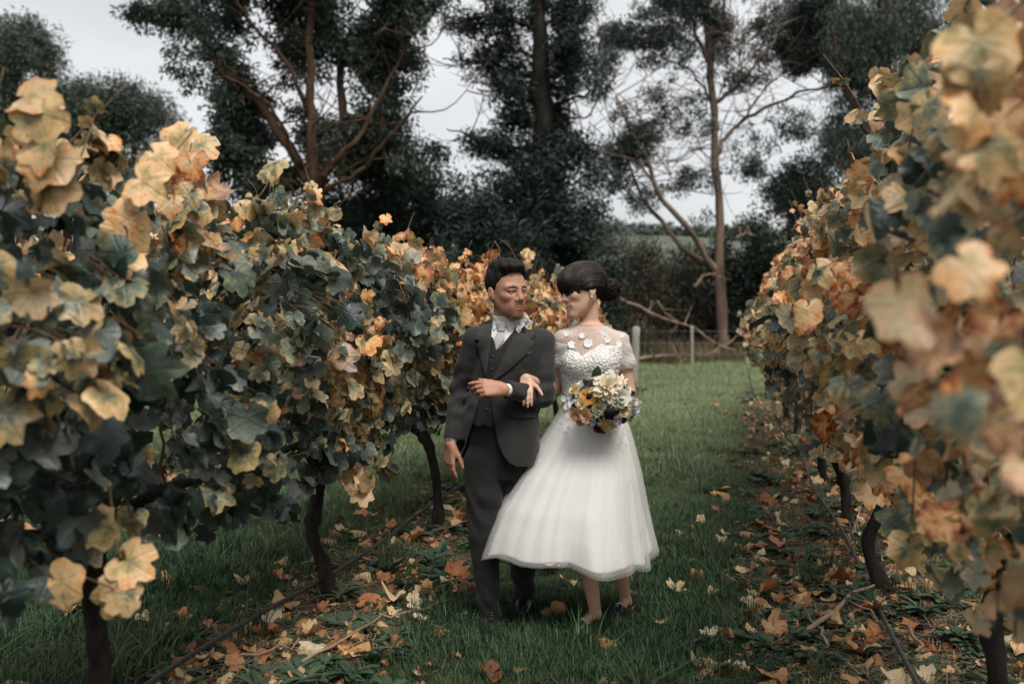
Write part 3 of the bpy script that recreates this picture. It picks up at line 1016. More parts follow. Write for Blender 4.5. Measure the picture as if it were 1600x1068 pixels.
# pale gum on the right with a leaning second stem
make_tree('gum_tree', 'tall pale barked gum tree with a leaning second stem', 32,
          [('trunk', [(1130, 562, 0), (1127, 480, 0), (1124, 380, 0), (1121, 290, 0), (1115, 190, 0), (1109, 95, 0), (1104, 0, 0), (1098, -120, 0)], 0.180, 0.088),
           ('second_stem', [(1122, 425, 0), (1098, 395, -.2), (1066, 345, -.5), (1030, 305, -.8), (1012, 262, -.9), (985, 200, -1), (962, 150, -1.1)], 0.120, 0.040),
           ('second_stem', [(1108, 412, .1), (1085, 400, .2), (1055, 375, .3), (1030, 340, .4), (1005, 310, .5), (988, 275, .5), (975, 205, .5)], 0.104, 0.032),
           ('limb', [(1121, 240, 0), (1135, 215, .3), (1165, 185, .6), (1215, 160, .9), (1262, 140, 1.1), (1310, 134, 1.3)], 0.080, 0.024),
           ('limb', [(1117, 160, 0), (1142, 145, -.3), (1172, 108, -.5), (1198, 80, -.7), (1218, 40, -.8)], 0.072, 0.024),
           ('limb', [(1114, 110, 0), (1090, 60, .2), (1078, 10, .4), (1068, -60, .5)], 0.072, 0.040),
           ('limb', [(1112, 70, 0), (1128, 25, .3), (1142, -50, .5)], 0.072, 0.040),
           ('limb', [(1116, 180, 0), (1102, 140, .2), (1080, 112, .4), (1040, 92, .6), (1002, 76, .7)], 0.048, 0.016),
           ('limb', [(1165, 185, .6), (1185, 152, .4), (1225, 112, .3), (1262, 95, .3)], 0.036, 0.012),
           ('limb', [(1142, 145, -.3), (1160, 118, -.6), (1158, 82, -.8), (1168, 42, -.9)], 0.028, 0.010),
           ('limb', [(1030, 305, -.8), (1000, 258, -1), (960, 242, -1.2), (915, 228, -1.3), (905, 180, -1.3), (890, 110, -1.3)], 0.040, 0.016),
           ('limb', [(985, 200, -1), (968, 168, -1.2), (945, 150, -1.3), (925, 148, -1.4)], 0.028, 0.010),
           ('limb', [(1012, 262, -.9), (1000, 215, -.8), (1004, 190, -.7), (982, 150, -.6)], 0.028, 0.010),
           ('limb', [(988, 275, .5), (965, 300, .6), (940, 302, .7), (920, 296, .7)], 0.024, 0.008),
           ('limb', [(1120, 270, 0), (1095, 235, -.3), (1060, 250, -.4), (1040, 290, -.4)], 0.024, 0.008)],
          [(1000, 15, 90, 55, 0, 1.5, 130), (945, 45, 50, 50, 0, 1.2, 60), (1200, 20, 110, 55, .2, 1.6, 190), (1300, 45, 95, 70, .4, 1.6, 240), (1290, 100, 95, 42, .4, 1.4, 120), (1250, 65, 70, 45, .4, 1.2, 100), (1120, 15, 60, 30, .5, 1.2, 50),
           (1340, -20, 120, 60, .2, 1.6, 120), (1080, -40, 160, 50, 0, 1.8, 190), (985, 205, 46, 62, -.6, 1.0, 90), (950, 260, 34, 34, -.6, .8, 40), (1020, 165, 30, 30, -.8, .8, 16), (1035, 50, 40, 22, .3, .8, 14),
           (1080, 190, 40, 60, 0, .9, 30), (1160, 90, 60, 50, 0, 1.0, 44), (1060, 90, 60, 50, 0, 1.0, 36), (1230, 190, 50, 40, .5, .9, 26), (1170, 240, 40, 50, .2, .8, 22), (1085, 300, 40, 50, 0, .8, 22), (1010, 290, 40, 40, -.5, .8, 22), (920, 120, 50, 60, -1, 1, 30), (1175, 265, 14, 30, .2, .6, 8), (1310, 160, 45, 30, 1, .9, 26), (1250, 120, 36, 16, .6, .8, 14), (1070, 320, 20, 36, 0, .7, 14), (1330, 210, 40, 40, .9, .9, 30)],
          M_BARK_GUM, M_CROWN_GUM, (.15, .044), .9, 48, .20, 4, twig_r=.009, thresh=.0, nf=.8, fine=150)
make_tree('gum_tree', 'drooping dark leaved gum tree rising behind the right vine row', 29,
          [('trunk', [(1400, 575, 0), (1392, 380, 0), (1385, 200, 0), (1380, 40, 0), (1378, -100, 0)], .26, .12),
           ('limb', [(1390, 260, 0), (1350, 200, -.3), (1318, 120, -.6), (1300, 40, -.7)], .09, .03), ('limb', [(1385, 180, 0), (1430, 110, .3), (1470, 60, .5)], .08, .03),
           ('limb', [(1386, 150, 0), (1350, 90, .3), (1340, 10, .5)], .07, .03)],
          [(1370, 40, 75, 80, 0, 1.5, 170), (1330, 120, 36, 110, 0, 1.1, 120), (1300, 230, 22, 70, 0, .8, 45), (1350, 200, 40, 90, 0, 1.2, 110), (1410, 150, 60, 120, .2, 1.3, 120), (1440, 30, 70, 60, .2, 1.3, 90), (1380, 300, 60, 50, .2, 1.2, 80)],
          M_BARK_EUC, M_CROWN_EUC, (.15, .030), 1.6, 64, .25, 5, thresh=-.1)
# round topped trees far on the left
for k, (u, v, ru, rv, y, n, lab) in enumerate([(180, 165, 95, 62, 44, 300, 'round topped dark tree far beyond the left vines'), (20, 85, 62, 88, 40, 240, 'taller dark tree at the far left above the vines'),
                                               (90, 150, 60, 55, 47, 150, 'dark tree between the two round topped trees on the left')]):
    make_tree('round_tree', lab, y, [('trunk', [(u + 20, 540, 0), (u + 15, 350, 0), (u, v + 20, 0)], .35, .2), ('limb', [(u + 12, 300, 0), (u - 30, v + 30, 0), (u - 55, v, .4)], .14, .05),
                                     ('limb', [(u + 12, 300, 0), (u + 40, v + 40, 0), (u + 55, v + 10, .4)], .14, .05)],
              [(u, v, ru, rv * .7, 0, 2.2, n // 2), (u - ru * .3, v + 25, ru * .7, rv, .3, 2.2, n // 4), (u + ru * .35, v + 30, ru * .7, rv * .9, .2, 2.2, n // 4), (u, v + 110, ru * .8, 60, 0, 2, n // 3)],
              M_BARK_EUC, M_CROWN_FAR, (.17, .07), .3, 70, .42, 10 + k, thresh=-.12)

# dark shrubs along the fence
SHR = [(720, 470, 70, 80, 30, 'dark bushy shrub behind the groom', 0), (795, 440, 75, 110, 30, 'dark bushy shrub between the bride and the groom', 0), (905, 440, 70, 100, 29.5, 'dense dark shrub behind the bride\'s head', 0),
       (985, 435, 66, 100, 31, 'brownish drooping shrub at the strainer post', 1), (1045, 440, 62, 100, 33.5, 'brown twiggy shrub left of the pale gum trunk', 1), (1095, 450, 62, 110, 35, 'dark shrub behind the pale gum trunk', 0),
       (1165, 430, 66, 105, 34, 'dark shrub right of the pale gum trunk', 0), (1225, 370, 60, 120, 33, 'tall dark shrub beside the right vine row', 0), (1250, 290, 50, 55, 35, 'leafy dark treetop above the far right vines', 2),
       (650, 500, 60, 60, 31, 'low dark shrub behind the left vine row end', 0), (1310, 420, 70, 120, 32, 'tall dark shrub hidden behind the right vines', 0), (560, 470, 80, 90, 31, 'dark shrub under the many stemmed gum', 0),
       (450, 450, 90, 110, 32, 'dark shrub behind the left vines', 0), (330, 430, 90, 110, 34, 'wide dark shrub behind the near left vines', 0), (200, 420, 90, 120, 36, 'dark shrub beneath the round topped trees', 0), (1420, 430, 90, 120, 33, 'dark shrub behind the near right vines', 0)]
for k, (u, v, ru, rv, y, lab, ty) in enumerate(SHR):
    vb = V0 + CAM_H * F_PX / y
    make_tree('shrub', lab, y, [('stem', [(u, vb, 0), (u + 6, (v + vb) / 2 + 10, 0), (u + 10, v - rv * .3, 0)], .07, .03), ('stem', [(u + 3, vb - 6, 0), (u - ru * .3, v + 20, .1), (u - ru * .5, v - 10, .3)], .05, .02),
                               ('stem', [(u + 3, vb - 6, 0), (u + ru * .4, v + 20, .1), (u + ru * .6, v - 10, .3)], .05, .02)],
              [(u, v, ru, rv * .8, 0, 1.2, 150), (u, (v + vb) / 2 + 15, ru * 1.1, (vb - v) * .5, 0, 1.1, 110)], M_BARK_EUC, (M_CROWN_SHRUB, M_CROWN_BROWN, M_CROWN_EUC)[ty],
              (.14, .055) if ty != 1 else (.16, .03), .3 if ty != 1 else 1.3, 52, .26, 30 + k, 'shrub', thresh=-.25, twig_every=2, group='dark shrubs along the field fence')

# tree line and scattered bushes on the hill: too far to count
_n = 900
_hx = rng.uniform(-260, 330, _n); _hy = np.where(rng.random(_n) < .62, rng.normal(258, 12, _n), rng.uniform(110, 250, _n))
_keep = (_hy > 235) | (np.array([mnoise.noise(Vector((x * .02, y * .02, 1))) for x, y in zip(_hx, _hy)]) > .12)
_hx, _hy = _hx[_keep], _hy[_keep]
_k = 70
_p = np.repeat(np.column_stack([_hx, _hy, hill_z(_hx, _hy) + .6]), _k, 0) + rng.normal(size=(len(_hx) * _k, 3)) * [1.3, 1.3, .9] * np.repeat(rng.uniform(.5, 1.4, len(_hx)), _k)[:, None]
_T = rng.normal(size=_p.shape) * .55; _B = rng.normal(size=_p.shape) * .4
_V = np.stack([_p, _p + _T * .5 + _B, _p + _T, _p + _T * .5 - _B], 1).reshape(-1, 3)
tag(link('hill_woods', mesh_np('hill_woods', _V, np.arange(len(_V)).reshape(-1, 4), M_CROWN_FAR, False, {'tint': np.repeat(rng.random(len(_p)), 4)})),
    'distant bushes and tree line scattered over the hill', 'woods', kind='stuff')

# fallen branches by the fence
FB = [([(968, 466, 0), (1000, 478, 0), (1040, 500, .2), (1080, 511, .3), (1115, 535, .4), (1150, 548, .5)], .06, 29.2, 'long pale fallen branch slanting over the fence'),
      ([(1028, 470, 0), (1042, 490, 0), (1065, 505, .1)], .035, 29.1, 'short forked dead branch above the long fallen branch'),
      ([(985, 562, 0), (1030, 555, 0), (1075, 556, .1), (1125, 549, .2)], .06, 28.6, 'pale fallen log lying along the fence'),
      ([(995, 580, 0), (1050, 578, 0), (1098, 574, 0)], .05, 26.6, 'brown dead branch lying on the grass edge'),
      ([(1090, 560, 0), (1130, 540, .2), (1165, 520, .4)], .05, 30, 'dead branch leaning at the gum trunk'),
      ([(940, 500, 0), (965, 508, 0), (990, 530, .2)], .04, 29.5, 'thin dead branch behind the bride\'s shoulder'),
      ([(1085, 448, 0), (1098, 432, .1), (1120, 425, .2)], .06, 31, 'broken dead limb hanging beside the gum trunk'),
      ([(1150, 372, 0), (1162, 366, 0), (1180, 368, .1)], .05, 31, 'pale broken branch in the dark shrub right of the gum')]
for px, r, y, lab in FB:
    P = limb_pts(px, y, 12, .02)
    V, F = tube(P - P[0], np.linspace(r, r * .4, 12), 7, .12)
    root = thing('dead_branch', P[0], lab, 'branch', 'fallen branches by the fence')
    link('branch', mesh_np('dead_branch', V, F, M_BRANCH), root)
    for j in range(3):
        i = 3 + j * 3
        q = P[i] - P[0]
        d = unit(rng.normal(size=3) + [.5, 0, .8]) * rng.uniform(.3, .8)
        V, F = tube(smooth_path([q, q + d * .5 + rng.normal(0, .05, 3), q + d], 6), np.linspace(r * .45, r * .12, 6), 5, .1)
        link('side_twig', mesh_np('side_twig', V, F, M_BRANCH), root)
# ------------------------------------------------------------------ grapevines
def make_vine(t, s, side, bias, hb, zt, zl, n_tot, n_ind, label, group, trunk=None, half=.95, wmax=.36, seed=0, size=(.095, .16), bulge=0.0):
    """One vine of a row. side: +1 when the aisle lies to the right of the row. bias, hb: how far its leaves have turned, and more so towards the top."""
    rs = np.random.default_rng(seed)
    base = RP(t, s)
    root = thing('grapevine', base, label, 'grapevine', group)
    L = lambda a, n, z: ROW_D * a + ROW_N * n + np.array([0, 0, z])
    tp = trunk or [(0, 0, -.04), (rs.normal(0, .03), rs.normal(0, .03), .25), (rs.normal(0, .04), rs.normal(0, .03), .5), (0, 0, .74)]
    P = smooth_path([L(*q) for q in tp], 16)
    r = np.interp(np.linspace(0, 1, 16), [0, .08, .3, .8, 1], [.058, .043, .034, .036, .052]) * (1 + .10 * rs.normal(size=16))
    V, F = tube(P, r, 9, .10)
    link('trunk', mesh_np('trunk', V, F, M_BARK_VINE), root)
    head = np.array(tp[-1])
    for d in (-1, 1):
        Q = smooth_path([L(head[0], head[1], head[2] - .03), L(head[0] + d * .12, head[1] + rs.normal(0, .03), head[2] + .07), L(head[0] + d * .45, rs.normal(0, .03), .84), L(d * .85, rs.normal(0, .02), .82)], 12)
        V, F = tube(Q, np.linspace(.032, .013, 12) * (1 + .12 * rs.normal(size=12)), 7, .10)
        link('cordon', mesh_np('cordon', V, F, M_BARK_VINE), root)
    canes = []
    for k in range(9 if n_ind > 30 else 4):
        a0 = rs.uniform(-.85, .85); a1 = a0 + rs.normal(0, .18); n1 = rs.normal(0, .10); top = zt + rs.uniform(-.25, .12)
        drop = rs.random() < .45
        st = [L(a0, 0, .84), L((a0 + a1) / 2, n1 * .5, .84 + (top - .84) * .5), L(a1, n1, top)]
        if drop:
            sd = side * abs(rs.normal(.3, .08)); st[1:] = [L(a0 + .05, sd * .35, 1.35 + rs.normal(0, .15)), L(a1, sd * .85, 1.45 + rs.normal(0, .2)), L(a1 + .1, sd * 1.05, rs.uniform(.7, 1.1))]
        Q = smooth_path(st, 14) + rs.normal(0, .008, (14, 3))
        V, F = tube(Q, np.linspace(.0065, .0026, 14), 5)
        link('cane', mesh_np('cane', V, F, M_CANE), root)
        canes.append(Q)
    # leaf stations through the canopy wall
    n = int(n_tot * 1.55)
    a = rs.uniform(-half, half, n)
    world_xy = base[None, :2] + a[:, None] * ROW_D[:2]
    nz = np.array([mnoise.noise(Vector((x * 1.7, y * 1.7, seed * .0 + 5.0))) for x, y in world_xy])
    nz2 = np.array([mnoise.noise(Vector((x * 3.9, y * 3.9, 2.0))) for x, y in world_xy])
    ztop = zt + .20 * nz + .20 * nz2
    zlow = zl + .26 * nz2 - .16 * nz
    q = rs.random(n)
    z = zlow + (ztop - zlow) * q
    q2 = (z - zl) / (zt - zl)
    w = wmax * (.62 + .55 * np.sin(np.clip(q2, 0, 1) * np.pi) ** .8 - .25 * np.clip(q2 - .6, 0, 1))
    lump = np.array([mnoise.noise(Vector((x * 2.4, y * 2.4, zz * 2.4))) for (x, y), zz in zip(world_xy, z)])
    w = w * (1 + .75 * lump) + bulge * np.exp(-((z - 1.55) / .45) ** 2)
    surf = rs.random(n) < .74
    u = np.where(surf, rs.uniform(.70, 1.08, n), rs.uniform(.05, .8, n))
    sgn = np.where(rs.random(n) < .66, side, -side)
    nn = sgn * u * w
    pos = a[:, None] * ROW_D + nn[:, None] * ROW_N + np.column_stack([np.zeros((n, 2)), z])
    # orientation: blades hang tip down, faces turned outwards and up
    az = rs.normal(0, 1.1, n)
    out = sgn[:, None] * (np.cos(az)[:, None] * ROW_N) - np.sin(az)[:, None] * ROW_D
    up = np.clip((z - zt + .28) / .4, 0, 1)
    Nn = out + np.column_stack([np.zeros((n, 2)), rs.normal(.45, .35, n) + .9 * up]) + rs.normal(0, .34, (n, 3))
    T = np.column_stack([np.zeros((n, 2)), -np.ones(n)]) + out * .45 + rs.normal(0, .6, (n, 3))
    stand = rs.random(n) < .5 * up
    T[stand] = rs.normal(0, .5, (stand.sum(), 3)) + [0, 0, .8]
    Rm = frames(T, Nn)
    flip = rs.random(n) < .16
    Rm[flip, :, 0] *= -1; Rm[flip, :, 2] *= -1
    sz = rs.uniform(*size, n) * (.55 + .55 * rs.random(n) ** 1.3) * .50
    patch = np.array([mnoise.noise(Vector((x * 1.5, y * 1.5, zz * 2.0 + 3))) for (x, y), zz in zip(world_xy, z)])
    tint = bias + .05 + hb * (q2 - .5) + .50 * patch + rs.normal(0, .17, n)
    tint = .48 + (tint - .48) * 1.35
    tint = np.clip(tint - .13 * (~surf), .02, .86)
    rnd = rs.random(n)
    base_y = (base[None, :] + pos)[:, 1]
    # keep clear of the lens
    ok = base_y > (2.15 if side > 0 else 1.25)
    score = side * nn / wmax + .7 * up + .25 * rs.random(n) + .35 * np.clip(1 - q2, 0, 1) * (nn * side > 0) - 9 * (~ok) - np.where(base_y < 1.5, 5, 0)
    # stray shoots above the wall
    order = np.argsort(-score)
    single = order[:n_ind]; single = single[ok[single]]
    rest = order[n_ind:]; rest = rest[ok[rest]]
    for i in single:
        leaf_object('leaf', LEAF_ME[i % len(LEAF_ME)], root, pos[i], Rm[i], sz[i], tint[i], rnd[i])
    if len(rest):
        o = leaf_mass('leaves', LEAVES, pos[rest], Rm[rest], sz[rest], tint[rest], rnd[rest], M_LEAF_GEO, root)
        tag(o, kind='stuff')
    # thin shoots breaking the top of the wall
    for k in range(6 if n_ind > 30 else 0):
        a0 = rs.uniform(-.8, .8); n0 = side * rs.uniform(-.1, .25); z0 = zt - .18; L0 = rs.uniform(.22, .5)
        if (base + ROW_D * a0)[1] < 2.0: continue
        e = np.array([*(ROW_D * rs.normal(0, .12) + ROW_N * rs.normal(.05 * side, .12))[:2], L0])
        s0 = L(a0, n0, z0)
        Q = smooth_path([s0, s0 + e * .55 + rs.normal(0, .02, 3), s0 + e], 9)
        V, F = tube(Q, np.linspace(.0042, .0018, 9), 4)
        link('shoot', mesh_np('shoot', V, F, M_CANE), root)
        m_ = int(rs.integers(3, 6))
        for j in range(m_):
            p = Q[int(2 + 6 * j / m_)] + rs.normal(0, .02, 3)
            Rj = frames(rs.normal(0, .6, (1, 3)) + [[0, 0, .1]], rs.normal(0, .6, (1, 3)) + [[0, -.6, .4]])[0]
            leaf_object('leaf', LEAF_ME[int(rs.integers(len(LEAF_ME)))], root, p, Rj, float(rs.uniform(.030, .058) * (1.1 - .5 * j / m_)), float(np.clip(bias + hb * .4 + rs.normal(.08, .15), .1, .85)), float(rs.random()))
    # petioles of the outer leaves: thin stalks back into the canopy
    acc = Acc()
    for i in order[:min(len(order), 260)]:
        p = pos[i]; e = p - ROW_N * nn[i] * .3 + np.array([0, 0, .05 + .03 * rs.random()]) + rs.normal(0, .02, 3)
        V, F = tube(np.array([p, (p + e) / 2 + [0, 0, .012], e]), [.0013, .0014, .0018], 3)
        acc.add(V, F)
    tag(link('petioles', acc.mesh('petioles', M_CANE), root), kind='stuff')
    return root


def shoot(root, base, pts, n_leaf, tint, size, seed, r=.005):
    """A loose shoot sticking out of the wall, with its own leaves."""
    rs = np.random.default_rng(seed)
    P = smooth_path([np.asarray(p) for p in pts], 16) - base
    V, F = tube(P, np.linspace(r, r * .4, 16), 5)
    link('shoot', mesh_np('shoot', V, F, M_CANE), root)
    for k in range(n_leaf):
        p = P[int(3 + 12 * k / max(1, n_leaf - 1)) if n_leaf > 1 else 15] + rs.normal(0, .025, 3)
        Nn = np.array([[rs.normal(0, .5), -1, rs.normal(.3, .4)]]); T = np.array([[rs.normal(0, .5), -.2, rs.normal(-.6, .5)]])
        leaf_object('leaf', LEAF_ME[(seed + k) % len(LEAF_ME)], root, p, frames(T, Nn)[0], rs.uniform(*size) * .48, float(np.clip(tint + rs.normal(0, .1), 0, .9)), float(rs.random()))


GL, GR, GF = 'vines of the left row', 'vines of the right row', 'vines of the row behind the left one'
LV = [make_vine(-1.98, 1.15, 1, .36, .42, 1.94, .70, 700, 240, 'nearest grapevine of the left row, its big leaves out of focus at the photo\'s edge', GL, seed=1, size=(.10, .16)),
      make_vine(-2.00, 2.87, 1, .30, .46, 1.95, .72, 900, 290, 'grapevine on the left with mostly dark green leaves and an orange top', GL,
                [(-.0, 0, -.04), (0, .02, .25), (-.03, .02, .5), (-.06, .02, .72)], seed=2, size=(.105, .175)),
      make_vine(-2.00, 4.84, 1, .41,   .36, 1.88, .80, 860, 290, 'grapevine on the left with a thin crooked black trunk beside the litter strip', GL,
                [(0, 0, -.04), (.04, -.06, .16), (.02, -.115, .32), (.05, -.10, .5), (.06, -.10, .66)], seed=3, size=(.105, .17)),
      make_vine(-1.92, 6.55, 1, .54, .40, 1.78, .82, 760, 270, 'grapevine with apricot leaves and a forked dark trunk beside the groom\'s arm', GL,
                [(0, 0, -.04), (0, -.01, .2), (0, -.03, .4), (.02, -.08, .56), (.05, -.16, .68)], seed=4, size=(.11, .18)),
      make_vine(-1.96, 8.25, 1, .56, .2, 1.56, .76, 560, 170, 'yellow orange grapevine just left of the groom\'s head', GL, seed=5, size=(.11, .17)),
      make_vine(-1.96, 9.95, 1, .58, .2, 1.70, .74, 540, 130, 'peach leaved grapevine seen between the two heads', GL, seed=6, size=(.11, .17)),
      make_vine(-1.96, 11.6, 1, .57, .2, 1.72, .74, 460, 70, 'last yellow grapevine of the left row, behind the bride', GL, seed=7, size=(.11, .17))]
RV = [make_vine(.88, 1.62, -1, .56, .22, 2.22, .88, 620, 270, 'nearest grapevine of the right row with large blurred orange leaves', GR, seed=11, size=(.10, .165), bulge=.02, wmax=.38),
      make_vine(.86, 3.50, -1, .46, .20, 2.26, .72, 720, 290, 'grapevine on the right with olive and ochre leaves over a thick black trunk', GR,
                [(0, 0, -.04), (0, .01, .22), (.02, -.01, .45), (0, 0, .7)], seed=12, size=(.105, .17)),
      make_vine(.83, 5.52, -1, .45, .12, 2.18, .68, 800, 270, 'grapevine on the right with green leaves above a short trunk by the bent stick', GR, seed=13, size=(.11, .18)),
      make_vine(.84, 7.3, -1, .46, .14, 2.12, .70, 680, 210, 'grapevine on the right with mixed green and peach leaves next to the aisle grass', GR, seed=14, size=(.11, .175)),
      make_vine(.84, 9.1, -1, .49, .1, 2.1, .68, 560, 140, 'yellowing grapevine fifth along the right row', GR, seed=15, size=(.11, .17)),
      make_vine(.84, 10.9, -1, .54, .1, 2.05, .66, 520, 90, 'pale yellow grapevine sixth along the right row', GR, seed=16, size=(.11, .17)),
      make_vine(.84, 12.7, -1, .48, .1, 1.98, .62, 420, 60, 'grapevine next to last in the right row, in front of the fence', GR, seed=17, size=(.11, .17)),
      make_vine(.84, 14.5, -1, .46, .1, 1.9, .62, 380, 40, 'last small grapevine at the far end of the right row', GR, seed=18, size=(.11, .17))]
for k, s in enumerate((5.4, 7.2, 9.0, 10.8)):
    make_vine(-5.0, s, 1, .35, .2, 2.0, .72, 420, 0, ['nearest', 'second', 'third', 'farthest'][k] + ' dim grapevine of the row showing through gaps behind the left vines', GF, seed=31 + k, size=(.12, .19))

# loose shoots that stand out against the background
b = np.array(RP(.84, 7.3)); shoot(RV[3], b, [W(1282, 715, 6.9), W(1240, 695, 6.8), W(1215, 655, 6.8), W(1200, 600, 6.8), W(1180, 560, 6.8)], 3, .40, (.10, .15), 3)
b = np.array(RP(.84, 7.3)); shoot(RV[3], b, [W(1215, 655, 6.8), W(1180, 620, 6.8), W(1168, 572, 6.7)], 0, .4, (.1, .13), 4, .004)
b = np.array(RP(-1.96, 8.25)); shoot(LV[4], b, [W(822, 445, 8.6), W(812, 418, 8.6), W(798, 388, 8.6), W(779, 372, 8.6)], 0, .5, (.1, .13), 5, .005)
b = np.array(RP(-1.96, 9.95)); shoot(LV[5], b, [W(838, 470, 9.6), W(834, 440, 9.6), W(828, 408, 9.6), W(825, 392, 9.6)], 5, .62, (.12, .16), 6)
b = np.array(RP(-1.96, 11.6)); shoot(LV[6], b, [W(880, 470, 11), W(876, 440, 11), W(878, 415, 11)], 4, .45, (.12, .16), 7)
b = np.array(RP(-1.92, 6.55)); shoot(LV[3], b, [W(655, 480, 6.5), W(660, 440, 6.5), W(668, 408, 6.5), W(672, 420, 6.4)], 4, .5, (.12, .17), 8)
b = np.array(RP(-1.92, 6.55)); shoot(LV[3], b, [W(600, 470, 6.2), W(598, 430, 6.2), W(596, 390, 6.2)], 6, .72, (.12, .17), 9)
b = np.array(RP(-2.0, 2.87)); shoot(LV[1], b, [W(205, 440, 2.8), W(215, 360, 2.8), W(235, 290, 2.8), W(300, 205, 2.9)], 6, .62, (.13, .18), 10)
b = np.array(RP(-2.0, 2.87)); shoot(LV[1], b, [W(60, 330, 2.5), W(70, 260, 2.5), W(62, 215, 2.5), W(48, 165, 2.5)], 6, .60, (.14, .19), 12)
b = np.array(RP(-2.0, 4.84)); shoot(LV[2], b, [W(300, 430, 3.9), W(290, 330, 3.9), W(292, 260, 3.9), W(300, 222, 3.9)], 6, .56, (.13, .18), 13)
b = np.array(RP(-2.0, 4.84)); shoot(LV[2], b, [W(420, 420, 4.6), W(418, 360, 4.6), W(424, 320, 4.6), W(430, 262, 4.6)], 5, .45, (.13, .18), 14)
b = np.array(RP(-2.0, 2.87)); shoot(LV[1], b, [W(170, 760, 2.7), W(185, 860, 2.6), W(215, 930, 2.6), W(130, 900, 2.5)], 5, .6, (.12, .16), 15)
b = np.array(RP(-2.0, 4.84)); shoot(LV[2], b, [W(560, 640, 4.9), W(572, 690, 4.9), W(570, 740, 4.85), W(560, 770, 4.85)], 5, .55, (.12, .16), 16)
b = np.array(RP(.86, 3.5)); shoot(RV[1], b, [W(1560, 780, 3.0), W(1500, 800, 2.9), W(1440, 830, 2.9), W(1400, 845, 2.85)], 5, .5, (.11, .16), 17)
b = np.array(RP(.88, 1.62)); shoot(RV[0], b, [W(1610, 330, 1.7), W(1560, 240, 1.65), W(1530, 160, 1.6), W(1530, 90, 1.6)], 6, .66, (.13, .17), 18)
b = np.array(RP(.86, 3.5)); shoot(RV[1], b, [W(1480, 420, 2.7), W(1440, 330, 2.7), W(1420, 240, 2.65), W(1445, 140, 2.6)], 7, .58, (.13, .18), 19)
